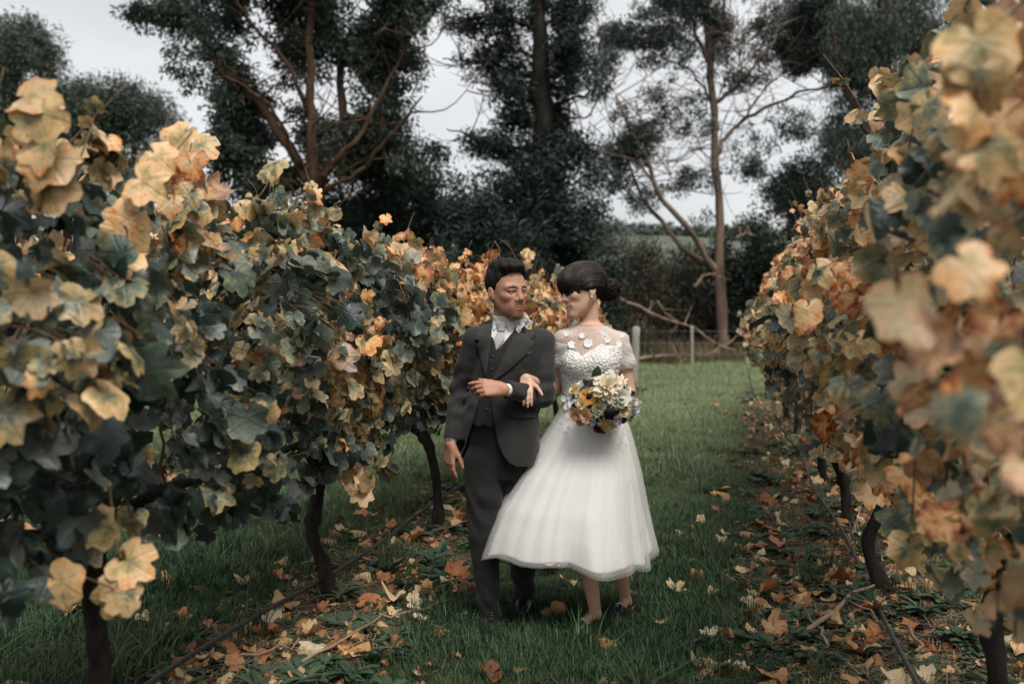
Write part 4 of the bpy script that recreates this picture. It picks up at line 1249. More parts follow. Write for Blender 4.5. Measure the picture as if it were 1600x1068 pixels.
# ------------------------------------------------------------------ bodies and clothes: distance fields, blended smoothly and skinned as one surface
class SDF:
    def __init__(s, lo, hi, h, hz=None):
        s.ax = [np.arange(lo[0], hi[0], h), np.arange(lo[1], hi[1], h), np.arange(lo[2], hi[2], h) if hz is None else hz]
        s.d = np.full([len(a) for a in s.ax], .25, np.float32)

    def grid(s, lo, hi):
        sl, g = [], []
        for i in range(3):
            a = max(0, int(np.searchsorted(s.ax[i], lo[i])) - 1)
            b = min(len(s.ax[i]), int(np.searchsorted(s.ax[i], hi[i])) + 1)
            sl.append(slice(a, b))
            sh = [1, 1, 1]; sh[i] = -1
            g.append(s.ax[i][a:b].reshape(sh).astype(np.float32))
        return tuple(sl), g

    def put(s, f, lo, hi, k=0.0, op='u'):
        pad = k + .02
        sl, (X, Y, Z) = s.grid(np.asarray(lo) - pad, np.asarray(hi) + pad)
        a = s.d[sl]
        if a.size == 0: return
        b = np.broadcast_to(f(X, Y, Z), a.shape).astype(np.float32)
        if op == 's': a2, b = -a, b
        else: a2 = a
        if op == 'i':
            s.d[sl] = np.maximum(a, b)
            return
        if k > 0:
            h = np.maximum(k - np.abs(a2 - b), 0) / k
            m = np.minimum(a2, b) - h * h * k * .25
        else:
            m = np.minimum(a2, b)
        s.d[sl] = -m if op == 's' else m

    def cone(s, a, b, ra, rb, k=.01, op='u', flat=None, ff=1.0):
        a, b = np.asarray(a, float), np.asarray(b, float)
        ab = b - a; L2 = max(1e-9, ab.dot(ab))
        rm = max(ra, rb)
        fl = None if flat is None else unit(flat)
        def f(X, Y, Z):
            px, py, pz = X - a[0], Y - a[1], Z - a[2]
            t = np.clip((px * ab[0] + py * ab[1] + pz * ab[2]) / L2, 0, 1)
            wx, wy, wz = px - t * ab[0], py - t * ab[1], pz - t * ab[2]
            q = wx * wx + wy * wy + wz * wz
            if fl is not None:
                n = wx * fl[0] + wy * fl[1] + wz * fl[2]
                q = q + (ff * ff - 1) * n * n
            return np.sqrt(q) - (ra + (rb - ra) * t)
        s.put(f, np.minimum(a, b) - rm, np.maximum(a, b) + rm, k, op)

    def chain(s, pts, rs, k=.01, **kw):
        for i in range(len(pts) - 1):
            s.cone(pts[i], pts[i + 1], rs[i], rs[i + 1], k, **kw)

    def ell(s, c, r, k=.01, op='u', rot=None):
        c = np.asarray(c, float); r = np.asarray(r, float)
        M = np.eye(3) if rot is None else np.asarray(rot)
        def f(X, Y, Z):
            p = [X - c[0], Y - c[1], Z - c[2]]
            q = [(p[0] * M[0, i] + p[1] * M[1, i] + p[2] * M[2, i]) for i in range(3)]
            k0 = np.sqrt(sum((q[i] / r[i]) ** 2 for i in range(3))) + 1e-6
            k1 = np.sqrt(sum((q[i] / r[i] ** 2) ** 2 for i in range(3))) + 1e-6
            return k0 * (k0 - 1) / k1
        m = r.max()
        s.put(f, c - m, c + m, k, op)

    def loft(s, secs, k=.02, off=0.0, p=2.2, yaw=0.0, op='u', z0=None, z1=None):
        """secs: rows of z, cx, cy, rx, ry from low to high."""
        S = np.array(sorted(secs, key=lambda q: q[0]), float)
        zz = np.linspace(S[0, 0], S[-1, 0], 200)
        from_cols = [np.interp(zz, S[:, 0], S[:, i]) for i in range(1, 5)]
        ker = np.hanning(25); ker /= ker.sum()
        sm = [np.convolve(np.pad(c, 12, 'edge'), ker, 'valid') for c in from_cols]
        lo_z, hi_z = S[0, 0] if z0 is None else z0, S[-1, 0] if z1 is None else z1
        cs, sn = math.cos(yaw), math.sin(yaw)
        def f(X, Y, Z):
            z = Z.ravel()
            cx, cy, rx, ry = [np.interp(z, zz, c).reshape(Z.shape) for c in sm]
            rx = rx + off; ry = ry + off
            x0, y0 = X - cx, Y - cy
            x, y = x0 * cs + y0 * sn, -x0 * sn + y0 * cs
            q = (np.abs(x / rx) ** p + np.abs(y / ry) ** p) ** (1 / p)
            d = (q - 1) * np.minimum(rx, ry) * .93
            return np.maximum(d, np.maximum(lo_z - Z, Z - hi_z))
        R_ = S[:, 3:].max() + off
        lo = [S[:, 1].min() - R_, S[:, 2].min() - R_, lo_z]; hi = [S[:, 1].max() + R_, S[:, 2].max() + R_, hi_z]
        s.put(f, lo, hi, k, op)

    def full(s, f, op='i'):
        X, Y, Z = [a.reshape(sh).astype(np.float32) for a, sh in zip(s.ax, ((-1, 1, 1), (1, -1, 1), (1, 1, -1)))]
        v = f(X, Y, Z)
        if op == 'i': s.d = np.maximum(s.d, v).astype(np.float32)
        elif op == 'add': s.d = (s.d + v).astype(np.float32)

    def shell(s, th):
        s.d = np.maximum(s.d, -(s.d + th))

    def front(s):
        """y of the surface facing the camera, on the (x, z) grid."""
        neg = s.d < 0
        i = np.argmax(neg, axis=1)
        has = neg.any(axis=1) & (i > 0)
        ii = np.clip(i, 1, None)
        I, K = np.meshgrid(np.arange(s.d.shape[0]), np.arange(s.d.shape[2]), indexing='ij')
        d1, d0 = s.d[I, ii, K], s.d[I, ii - 1, K]
        y = s.ax[1][ii - 1] + (s.ax[1][ii] - s.ax[1][ii - 1]) * np.clip(d0 / (d0 - d1 + 1e-9), 0, 1)
        y = np.where(has, y, np.nan)
        m = np.nanmax(y)
        return s.ax[0], s.ax[2], np.where(np.isnan(y), m, y)

    def skin(s, smooth=2):
        V, F = surface_nets(s.d, *s.ax)
        return relax(V, F, smooth), F


def surface_nets(d, ax, ay, az):
    neg = d < 0
    sh = np.array(d.shape) - 1
    cnt = np.zeros(sh, np.int8)
    for i in (0, 1):
        for j in (0, 1):
            for k in (0, 1):
                cnt += neg[i:i + sh[0], j:j + sh[1], k:k + sh[2]]
    I, J, K = np.nonzero((cnt > 0) & (cnt < 8))
    idx = np.full(sh, -1, np.int64)
    idx[I, J, K] = np.arange(len(I))
    cv = {(i, j, k): d[I + i, J + j, K + k] for i in (0, 1) for j in (0, 1) for k in (0, 1)}
    acc = np.zeros((len(I), 3)); num = np.zeros(len(I))
    for axis in range(3):
        o1, o2 = [a for a in range(3) if a != axis]
        for p in (0, 1):
            for q in (0, 1):
                c0 = [0, 0, 0]; c0[o1] = p; c0[o2] = q
                c1 = list(c0); c1[axis] = 1
                a, b = cv[tuple(c0)], cv[tuple(c1)]
                m = (a < 0) != (b < 0)
                t = np.where(m, a / np.where(m, a - b, 1), 0)
                acc[:, axis] += np.where(m, t, 0); acc[:, o1] += np.where(m, p, 0); acc[:, o2] += np.where(m, q, 0)
                num += m
    acc /= num[:, None]
    V = np.empty_like(acc)
    for n, (a, B) in enumerate(((ax, I), (ay, J), (az, K))):
        V[:, n] = a[B] + (a[B + 1] - a[B]) * acc[:, n]
    quads = []
    for axis in range(3):
        o1, o2 = (axis + 1) % 3, (axis + 2) % 3
        a = np.take(neg, range(0, d.shape[axis] - 1), axis)
        b = np.take(neg, range(1, d.shape[axis]), axis)
        ch = a != b
        P = np.array(np.nonzero(ch))
        ok = (P[o1] > 0) & (P[o2] > 0) & (P[o1] < sh[o1]) & (P[o2] < sh[o2])
        P = P[:, ok]
        inside = a[P[0], P[1], P[2]]
        def cell(e1, e2):
            q = P.copy(); q[o1] -= e1; q[o2] -= e2
            return idx[q[0], q[1], q[2]]
        Q = np.stack([cell(1, 1), cell(0, 1), cell(0, 0), cell(1, 0)], 1)
        Q[~inside] = Q[~inside][:, ::-1]
        quads.append(Q)
    Q = np.concatenate(quads)
    return V, Q[(Q >= 0).all(1)]


def relax(V, F, it):
    if not it: return V
    E = np.concatenate([F[:, [0, 1]], F[:, [1, 2]], F[:, [2, 3]], F[:, [3, 0]]])
    n = len(V)
    deg = np.bincount(E.ravel(), minlength=n).astype(float)
    for k in range(it):
        for lam in (.5, -.52):
            S = np.stack([np.bincount(E[:, 0], V[E[:, 1], c], n) + np.bincount(E[:, 1], V[E[:, 0], c], n) for c in range(3)], 1)
            V = V + lam * (S / deg[:, None] - V)
    return V


def lookup(fr, x, z):
    ax, az, Y = fr
    i = np.clip(np.interp(x, ax, np.arange(len(ax))), 0, len(ax) - 1.001); k = np.clip(np.interp(z, az, np.arange(len(az))), 0, len(az) - 1.001)
    i0, k0 = i.astype(int), k.astype(int); a, b = i - i0, k - k0
    return Y[i0, k0] * (1 - a) * (1 - b) + Y[i0 + 1, k0] * a * (1 - b) + Y[i0, k0 + 1] * (1 - a) * b + Y[i0 + 1, k0 + 1] * a * b


def patch(name, poly, fr, yref, mat, root, off=.004, th=.004, step=.008, bulge=0.0):
    """A piece of cloth with the outline poly (bearings on the photograph at depth yref) lying off cloth, th thick, over the surface fr."""
    P = np.array([W(u, v, yref)[[0, 2]] for u, v in poly])
    n0 = len(P)
    out = []
    for i in range(n0):
        a, b = P[i], P[(i + 1) % n0]
        m = max(1, int(np.linalg.norm(b - a) / step))
        out += [a + (b - a) * t / m for t in range(m)]
    out = np.array(out)
    n = len(out)
    gx, gz_ = np.meshgrid(np.arange(P[:, 0].min(), P[:, 0].max(), step), np.arange(P[:, 1].min(), P[:, 1].max(), step))
    Q = np.column_stack([gx.ravel(), gz_.ravel()])
    x, z = Q[:, 0], Q[:, 1]
    ins = np.zeros(len(Q), bool)
    dist = np.full(len(Q), 9.0)
    for i in range(n):
        a, b = out[i], out[(i + 1) % n]
        c = ((a[1] > z) != (b[1] > z)) & (x < (b[0] - a[0]) * (z - a[1]) / (b[1] - a[1] + 1e-12) + a[0])
        ins ^= c
        dist = np.minimum(dist, np.hypot(x - a[0], z - a[1]))
    Q = Q[ins & (dist > step * .55)]
    A = np.concatenate([out, Q])
    r = delaunay_2d_cdt([Vector(p) for p in A], [(i, (i + 1) % n) for i in range(n)], [], 1, 1e-6)
    V2 = np.array([[v.x, v.y] for v in r[0]]); T = np.array([list(f) for f in r[2]])
    e = np.array([np.min(np.hypot(*(out - p).T)) for p in V2])
    y = lookup(fr, V2[:, 0], V2[:, 1]) - off - bulge * np.clip(e / .02, 0, 1)
    Vf = np.column_stack([V2[:, 0], y - th, V2[:, 1]]); Vb = np.column_stack([V2[:, 0], y, V2[:, 1]])
    m = len(V2)
    ed = {}
    for t in T:
        for i in range(3):
            ed[(t[i], t[(i + 1) % 3])] = 1
    bd = np.array([k for k in ed if (k[1], k[0]) not in ed])
    side = np.column_stack([bd[:, 1], bd[:, 0], bd[:, 0] + m, bd[:, 1] + m])
    a, b, c = Vf[T[:, 0]], Vf[T[:, 1]], Vf[T[:, 2]]
    flip = np.cross(b - a, c - a)[:, 1].mean() > 0
    T1 = T[:, ::-1] if flip else T
    V = np.concatenate([Vf, Vb]) - np.array(root.location)
    return link(name, mesh_np(name, V, [np.concatenate([T1, T1[:, ::-1] + m]), side[:, ::-1] if flip else side], mat), root)


def hand(S, wrist, d, n, th, scale=1.0, curl=(.3, .4, .45, .5), thumb=(.55, .75, .25), spread=.0, wr=.026):
    """A hand grown from the wrist. d: towards the knuckles, n: out of the palm, th: towards the thumb side."""
    d, n = unit(d), np.asarray(n, float)
    n = unit(n - d * n.dot(d)); th_ = np.asarray(th, float); th_ = unit(th_ - d * th_.dot(d) - n * th_.dot(n))
    lat = [.029, .010, -.010, -.028]; ml = [.088, .090, .085, .076]; fl = [.070, .078, .072, .056]
    tips = []
    for i in range(4):
        a = wrist + th_ * lat[i] * .55 * scale + d * .005
        kn = wrist + (d * ml[i] + th_ * lat[i]) * scale
        S.cone(a, kn, .0165 * scale, .0115 * scale, .012 * scale, flat=n, ff=1.12)
        p, ang = kn, 0.0
        for j, (fr_, ra, rb) in enumerate(((.45, .0100, .0088), (.31, .0088, .0080), (.24, .0080, .0066))):
            ang += curl[i] * (1.0, 1.25, .8)[j]
            dd = unit(d * math.cos(ang) + n * math.sin(ang) + th_ * spread * lat[i] * 12)
            q = p + dd * fl[i] * fr_ * scale
            S.cone(p, q, ra * scale, rb * scale, .0035)
            p = q
        tips.append(p)
    b = wrist + (d * .022 + th_ * .022 + n * .006) * scale
    td = unit(d * thumb[0] + th_ * thumb[1] + n * thumb[2])
    k1 = b + td * .042 * scale
    S.cone(b, k1, .017 * scale, .0125 * scale, .014)
    td2 = unit(td + d * .5 + n * .15)
    k2 = k1 + td2 * .031 * scale
    S.cone(k1, k2, .0112 * scale, .0098 * scale, .004)
    k3 = k2 + unit(td2 + d * .35) * .024 * scale
    S.cone(k2, k3, .0095 * scale, .0075 * scale, .004)
    return tips


class Head:
    """A head in its own frame: forward, left, up; origin between the ears at eye level."""
    def __init__(s, o, yaw, pitch=0.0, roll=0.0, scale=1.0):
        # yaw: turn of the face away from the camera towards +X, pitch: nod downwards, roll: lean towards the own left
        s.o, s.k = np.asarray(o, float), scale
        f = np.array([math.sin(yaw), -math.cos(yaw), 0.0]); u = np.array([0, 0, 1.0]); l = np.cross(u, f)
        f, u = f * math.cos(pitch) - u * math.sin(pitch), u * math.cos(pitch) + f * math.sin(pitch)
        l, u = l * math.cos(roll) - u * math.sin(roll), u * math.cos(roll) + l * math.sin(roll)
        s.M = np.stack([f, l, u], 1)

    def w(s, f, l, u):
        return s.o + s.M @ np.array([f, l, u]) * s.k

    def loc(s, P):
        return (np.asarray(P) - s.o) @ s.M / s.k

    def grids(s, X, Y, Z):
        x, y, z = X - s.o[0], Y - s.o[1], Z - s.o[2]
        return [(x * s.M[0, i] + y * s.M[1, i] + z * s.M[2, i]) / s.k for i in range(3)]


def _sm(a, b, k):
    h = np.maximum(k - np.abs(a - b), 0) / k
    return np.minimum(a, b) - h * h * k * .25


def _e(F, L, U, c, r):
    q = [(F - c[0]) / r[0], (L - c[1]) / r[1], (U - c[2]) / r[2]]
    k0 = np.sqrt(q[0] ** 2 + q[1] ** 2 + q[2] ** 2) + 1e-6
    k1 = np.sqrt((q[0] / r[0]) ** 2 + (q[1] / r[1]) ** 2 + (q[2] / r[2]) ** 2) + 1e-6
    return k0 * (k0 - 1) / k1


def _c(F, L, U, a, b, ra, rb):
    a, b = np.array(a), np.array(b); ab = b - a
    t = np.clip(((F - a[0]) * ab[0] + (L - a[1]) * ab[1] + (U - a[2]) * ab[2]) / ab.dot(ab), 0, 1)
    return np.sqrt((F - a[0] - t * ab[0]) ** 2 + (L - a[1] - t * ab[1]) ** 2 + (U - a[2] - t * ab[2]) ** 2) - (ra + (rb - ra) * t)


def head_field(F, L, U, male=True, smile=0.0):
    A = np.abs(L)
    d = _e(F, L, U, (-.014, 0, .036), (.098, .076, .088))
    d = _sm(d, _e(F, L, U, (.030, 0, -.036), (.062, .0565, .082)), .045)
    d = _sm(d, _c(F, A, U, (-.005, .049, -.043), (.066, .013, -.099), .016, .0165), .035)
    d = _sm(d, _e(F, L, U, (.078, 0, -.102), (.020, .022, .018)), .022)
    d = _sm(d, _e(F, A, U, (.057 + .003 * smile, .042, -.021 + .003 * smile), (.021 + .002 * smile, .018, .016 + .003 * smile)), .020)                 # cheeks
    d = _sm(d, _c(F, A, U, (.082, .010, .018), (.069, .046, .019), .0085 if male else .007, .009), .020)      # brows
    e = _e(F, A, U, (.098, .032, .003), (.022, .021, .0125))
    h = np.maximum(.018 - np.abs(-d - e), 0) / .018
    d = -(np.minimum(-d, e) - h * h * .018 * .25)
    d = _sm(d, _e(F, A, U, (.0705, .032, .003), (.0150, .0168, .0135)), .004)                                    # lids over the eyeball
    d = _sm(d, _c(F, A, U, (.0835, .018, .0090), (.077, .045, .0080), .0050, .0044), .006)                      # upper lid fold
    n0, n1 = ((.086, 0, .012), (.1045, 0, -.029)) if male else ((.086, 0, .010), (.105, 0, -.026))
    d = _sm(d, _c(F, L, U, n0, n1, .0080, .0122 if male else .0092), .016)
    d = _sm(d, _e(F, A, U, (.092, .0150 if male else .0105, -.034 if male else -.030), (.011, .0085, .0085)), .007)
    d = np.maximum(d, -(_e(F, A, U, (.104, .008, -.0415), (.004, .004, .003))))
    d = _sm(d, _e(F, L, U, (.072 if male else .069, 0, -.062), (.022, .034, .028)), .022)                                  # muzzle
    w = .024 + .011 * smile
    up = -.0655 + .0095 * smile
    d = _sm(d, _c(F, A, U, (.0955, 0, -.0622), (.080 + .003 * smile, w, up), .0058, .0036), .006)
    d = _sm(d, _c(F, A, U, (.0945, 0, -.0745 - .004 * smile), (.080 + .003 * smile, w * .9, up - .006), .0072, .0036), .006)
    m = _c(F, A, U, (.104, 0, -.0675), (.088, w, up - .001), .0016 + .003 * smile, .001)
    d = np.maximum(d, -m)
    ear = _e(F * .95 + U * .2, A, U - F * .15, (-.012, .080, -.008), (.017, .0075, .029))
    ear = np.maximum(ear, -_e(F, A, U, (-.007, .089, -.003), (.010, .007, .018)))
    ear = _sm(ear, _e(F, A, U, (-.004, .077, -.032), (.009, .006, .009)), .006)
    return _sm(d, ear, .008)


def head_colour(P, base, male, col=None, smile=0.0):
    """Skin pigment of the head: lips, brows, lashes, beard shadow, warmer cheeks."""
    F, L, U = P.T
    A = np.abs(L)
    C = np.tile(np.array(base, float), (len(P), 1))
    def blend(c, w):
        nonlocal C
        C = C * (1 - w[:, None]) + np.array(c) * w[:, None]
    g = lambda x, s: np.exp(-(x / s) ** 2)
    b = np.array(base)
    blend(b * [1.06, .80, .74], .5 * g(np.hypot(A - .040, U + .025), .022) * (F > .03))
    blend(b * [1.05, .82, .78], .4 * g(np.hypot(L, U + .030), .014) * (F > .09))
    if male:
        st = np.clip(g(np.maximum(0, np.hypot(A * .62, U + .098) - .020), .014), 0, 1) * (F > .035)
        blend(b * [.30, .30, .32], .68 * st)
        mo = g(U + .0525 + .16 * A, .0042) * np.clip((.030 - A) / .006, 0, 1) * (F > .06)
        blend(b * [.16, .16, .17], .75 * mo)
        blend(b * [.22, .22, .23], .72 * g(np.hypot(L / 1.2, U + .094), .013) * (F > .06))
        blend(b * [.28, .28, .30], .5 * np.clip((.03 - F) / .03, 0, 1) * (U < -.02) * (U > -.10) * (A > .045))
    w = .024 + .011 * smile
    lipu = np.interp(A, [0, w], [-.0675, -.0665 + .0095 * smile])
    lip = np.clip((.0098 - .0015 * smile - np.abs(U - lipu + .0006)) / .004, 0, 1) * (A < w * .98) * (F > .076) * np.clip((w - A) / .006, 0, 1)
    blend((b * [.92, .62, .58]) if male else np.array([.30, .075, .065]), .9 * lip)
    gap = g(U - lipu, .0016 + .0010 * smile) * (A < w) * (F > .072)
    blend((.9 * np.array([.62, .58, .52])) if smile else b * [.25, .18, .16], gap * (.95 if not smile else .9) * (A < w * .8))
    brow = g(U - np.interp(A, [.010, .030, .050], [.0165, .0205, .0165]), .0046 if male else .003) * (A > .010) * (A < .052) * (F > .05)
    blend([.012, .010, .009], .92 * brow)
    eye = np.hypot((A - .032) / 1.25, U - .003)
    lash = g(U - np.interp(A, [.017, .032, .047], [.003, .0065, .0030]), .0034) * (A > .015) * (A < .050) * (F > .05)
    blend([.015, .011, .009], .85 * lash)
    white = np.clip((.0070 - np.hypot((A - .032) / 1.9, U - .0035)) / .0015, 0, 1) * (F > .06)
    return C, white


def skin_mat(name):
    t = NT(name)
    c = t.attr('tint').outputs['Color']
    nz = t.noise(160, 3, t.coord('Object'))
    t.base(t.mix(.10, c, t.ramp(nz, [(.3, (.3, .16, .10)), (.7, (.75, .52, .40))]), 'OVERLAY'), .50, .35)
    t.b.inputs['Subsurface Weight'].default_value = .22
    t.b.inputs['Subsurface Radius'].default_value = (.012, .005, .003)
    t.b.inputs['Subsurface Scale'].default_value = .6
    t.bump(nz, .12, .002)
    return t.m


def cloth(name, c1, c2, scale=420, rough=.85, bump=.5, sheen=.10, big=8):
    t = NT(name)
    co = t.coord('Object')
    w1 = t.noise(scale, 2, t.coord('Object', (1, 1, .25)))
    w2 = t.noise(big, 4, co)
    f = t.math('ADD', t.math('MULTIPLY', w1, .6), t.math('MULTIPLY', w2, .4))
    t.base(t.ramp(f, [(.35, c1), (.65, c2)]), rough, .2)
    t.b.inputs['Sheen Weight'].default_value = sheen
    wr = t.noise(14, 4, t.coord('Object', (1, 1, .55)))
    t.bump(t.math('ADD', t.math('MULTIPLY', w1, .10), wr), bump, .02)
    return t.m


def hair_mat(name, c1, c2, stretch=(1, 1, .12), scale=150):
    t = NT(name)
    n = t.noise(scale, 3, t.coord('Object', stretch))
    t.base(t.ramp(n, [(.3, c1), (.7, c2)]), .55, .20)
    t.bump(n, .5, .004)
    return t.m


M_SKIN = skin_mat('skin')
M_SUIT = cloth('charcoal_wool', (.020, .0198, .0195), (.038, .037, .036))
M_LAPEL = cloth('charcoal_wool_lapel', (.026, .0255, .025), (.046, .045, .043))
M_VEST = cloth('dark_wool_waistcoat', (.014, .014, .014), (.026, .026, .026))
M_TROUSER = cloth('dark_wool_trousers', (.0095, .0095, .0095), (.018, .018, .0175))
M_SHIRT = cloth('white_shirt_cotton', (.60, .60, .61), (.70, .70, .70), 500, .8, .12, .1)
M_TIE = cloth('pale_grey_tie_silk', (.34, .335, .33), (.44, .43, .42), 300, .5, .12, .2)
M_BUTTON = simple_mat('dark_button', (.010, .010, .010), (.02, .02, .02), 60, .35, .5, 0)
M_LEATHER = simple_mat('black_shoe_leather', (.008, .008, .008), (.016, .015, .015), 40, .3, .5, .1)
M_GOLD = simple_mat('gold_ring', (.65, .42, .16), (.75, .5, .2), 50, .25, .5, 0)
M_GOLD.node_tree.nodes['Principled BSDF'].inputs['Metallic'].default_value = 1
M_HAIR = hair_mat('black_hair', (.0025, .0022, .002), (.010, .008, .007))
M_HAIR_F = hair_mat('dark_brown_hair', (.004, .003, .0025), (.016, .011, .008), (1, 1, 1), 90)


_t = NT('hair_locks')
_t.base(_t.ramp(_t.attr('tint').outputs['Fac'], [(.0, (.004, .003, .0025)), (.6, (.014, .009, .006)), (1.0, (.050, .030, .019))]), .42, .35)
M_LOCKS = _t.m


def eye_mat():
    t = NT('eye')
    p = t.coord('Object')
    s = t.n('SeparateXYZ'); t.set(s.inputs[0], p)
    r = t.math('SQRT', t.math('ADD', t.math('MULTIPLY', s.outputs[0], s.outputs[0]), t.math('MULTIPLY', s.outputs[1], s.outputs[1])))
    t.base(t.ramp(t.math('MULTIPLY', r, 100.0), [(0, (.006, .005, .005)), (.30, (.010, .008, .007)), (.34, (.03, .016, .010)), (.62, (.04, .022, .014)), (.68, (.55, .52, .50))]), .15, .5)
    return t.m


M_EYE = eye_mat()


def uv_ball(n=10, m=14):
    th = np.linspace(0, np.pi, n); ph = np.arange(m) / m * 2 * np.pi
    V = np.array([[math.sin(a) * math.cos(b), math.sin(a) * math.sin(b), math.cos(a)] for a in th for b in ph])
    F = [[i * m + j, i * m + (j + 1) % m, (i + 1) * m + (j + 1) % m, (i + 1) * m + j] for i in range(n - 1) for j in range(m)]
    return V, np.array(F)[:, ::-1]


def ball(name, c, r, mat, root, sq=(1, 1, 1), n=7, m=10):
    V, F = uv_ball(n, m)
    return link(name, mesh_np(name, V * np.asarray(sq) * r, F, mat), root, np.asarray(c) - np.array(root.location))


def eyeball(H, side, look, root):
    """look: world direction of the gaze."""
    V, F = uv_ball(14, 18)
    c = H.w(.0716, side * .032, .0022)
    me = mesh_np('eye', V * .0138 * H.k, F, M_EYE)
    o = link('eye', me, root, c - np.array(root.location))
    o.rotation_mode = 'QUATERNION'
    o.rotation_quaternion = Vector(look).to_track_quat('Z', 'Y')
    return o


def zaxis(*segs):
    """Uneven z stations: (z0, z1, step) runs."""
    return np.concatenate([np.arange(a, b, h) for a, b, h in segs])
# ------------------------------------------------------------------ the groom
YM = 4.70
GROOM = W(780, 985, YM); GROOM[2] = 0
groom = thing('person', GROOM, 'person in a charcoal three piece suit and pale tie, looking towards the person in white', 'person')
gl = np.array(groom.location)


def add_part(name, S, mat, root, smooth=2, attrs=None):
    V, F = S.skin(smooth)
    return link(name, mesh_np(name, V - np.array(root.location), F, mat, True, attrs(V) if attrs else None), root)


HM = Head(W(792, 454.5, YM - .02), R(36), R(3), R(-2), 1.07)
neckb = W(794, 512, YM + .03)
TZ = lambda v: W(0, v, YM)[2]
TX = lambda u: W(u, 0, YM)[0]
torso = [(TZ(v), TX(u), YM + .015 + dy, rx, ry) for v, u, dy, rx, ry in
         [(508, 794, .03, .060, .062), (516, 795, .02, .110, .075), (530, 796, .01, .150, .092), (560, 796, 0, .152, .104), (600, 791, 0, .138, .098),
          (640, 786, 0, .138, .100), (680, 783, 0, .146, .108), (720, 781, 0, .150, .105), (745, 781, 0, .130, .09)]]
YAW_M = R(-14)
shR, shL = W(743, 530, YM - .01), W(848, 534, YM + .01)
elR, wrR = W(716, 606, YM + .04), W(703.5, 693, YM - .04)
elL, wrL = W(850, 618, YM - .04), W(787, 608, YM - .235)
hipR, knR, anR, toR = W(757, 715, YM), W(755, 835, YM - .05), W(766, 952, YM - .04), W(769, 989, YM - .165)
hipL, knL, anL, toL = W(800, 712, YM + .02), W(812, 840, YM + .05), W(820, 934, YM + .27), W(816, 955, YM + .15)
anR[2] = .085; anL[2] = .085; toR[2] = .035; toL[2] = .035

S = SDF((TX(680), YM - .45, -.01), (TX(890), YM + .45, 1.76), .0036, zaxis((-.01, .60, .006), (.60, 1.20, .0038), (1.20, 1.40, .006), (1.40, 1.78, .0030)))
S.loft(torso, .02, yaw=YAW_M)
S.cone(neckb - [0, 0, .03], HM.w(-.018, 0, -.03), .060, .054, .03)
for sh, el, wr in ((shR, elR, wrR), (shL, elL, wrL)):
    S.cone(neckb - [0, 0, .025], sh - [0, 0, .005], .044, .045, .03)
    S.chain([sh, (sh + el) / 2, el, (el + wr) / 2, wr], [.040, .033, .026, .025, .024], .012)
for h_, kn, an, to in ((hipR, knR, anR, toR), (hipL, knL, anL, toL)):
    S.chain([h_, kn, an], [.075, .052, .034], .02)
    S.cone(an - [0, 0, .035], to, .034, .026, .02)
TIP_L = hand(S, wrL, (-1, -.12, .06), (.10, .85, -.45), (.1, .35, .95), 1.0, (.18, .42, .55, .62), (.75, .45, .35))
TIP_R = hand(S, wrR, (-.06, -.10, -1), (.75, .65, 0), (.45, -.85, 0), 1.0, (.22, .30, .36, .42), (.75, .5, .3))
S.put(lambda X, Y, Z: head_field(*HM.grids(X, Y, Z), True) * HM.k, HM.o - .17, HM.o + .17, .012)
MAN_F = S.front()
SKIN_M = np.array([.40, .220, .145])


def man_col(V):
    C = np.tile(SKIN_M, (len(V), 1))
    P = HM.loc(V)
    hd = (np.abs(P).max(1) < .16) & (P[:, 2] > -.125)
    c, wh = head_colour(P[hd], SKIN_M, True)
    C[hd] = c
    hnd = V[:, 2] < 1.2
    C[hnd] = SKIN_M * [1.04, .98, .95]
    return {'tint': C}


body_m = add_part('body', S, M_SKIN, groom, 1, man_col)
for s in (-1, 1):
    eyeball(HM, s, (.72, -.55, -.02), groom)
del S

# hair: short sides, brushed up top
S = SDF(HM.o - .17, HM.o + .19, .0030)


def hair_m(X, Y, Z):
    F, L, U = HM.grids(X, Y, Z)
    A = np.abs(L)
    d = _e(F, L, U, (-.016, 0, .042), (.105, .0815, .093))
    d = _sm(d, _e(F, L, U, (.045, -.008, .108), (.052, .058, .030)), .03)
    d = _sm(d, _e(F, L, U, (-.02, 0, .115), (.07, .06, .026)), .03)
    fmax = np.interp(U, [-.075, -.035, -.015, .0, .030, .055, .078, .088, .10, .14], [-.075, -.035, .004, .014, .022, .040, .062, .078, .098, .120])
    fmax = fmax - .5 * np.clip(A - .050, 0, 1) * np.clip((U - .05) / .03, 0, 1)
    d = np.maximum(d, (F - fmax) * .8)
    d = np.maximum(d, -.082 - U)
    n = np.sin(F * 210 + L * 60) * np.sin(L * 260 + F * 30) * .0016 + np.sin(F * 95 + L * 120 + U * 60) * .0016
    n = n * np.clip((U - .02) / .06, .2, 1.3)
    return (d + n) * HM.k


S.put(hair_m, HM.o - .17, HM.o + .19)
add_part('hair', S, M_HAIR, groom, 1)
# loose strands of the quiff and crown
acc = Acc()
for k in range(170):
    a, b = rng.uniform(-.06, .075), rng.uniform(-.050, .045)
    p = HM.w(a, b, .128 - 2.2 * b * b - 1.6 * (a - .02) ** 2)
    q = HM.w(a - .02 + rng.normal(0, .008), b + rng.normal(0, .010), .128 - 2.2 * b * b - 1.6 * (a - .02) ** 2 + rng.uniform(.003, .009))
    V, F = tube(np.array([p, (p + q) / 2 + rng.normal(0, .002, 3), q]), [.0014, .0012, .0005], 3)
    acc.add(V, F)
tag(link('hair_strands', acc.mesh('hair_strands', M_HAIR, gl), groom), kind='stuff')

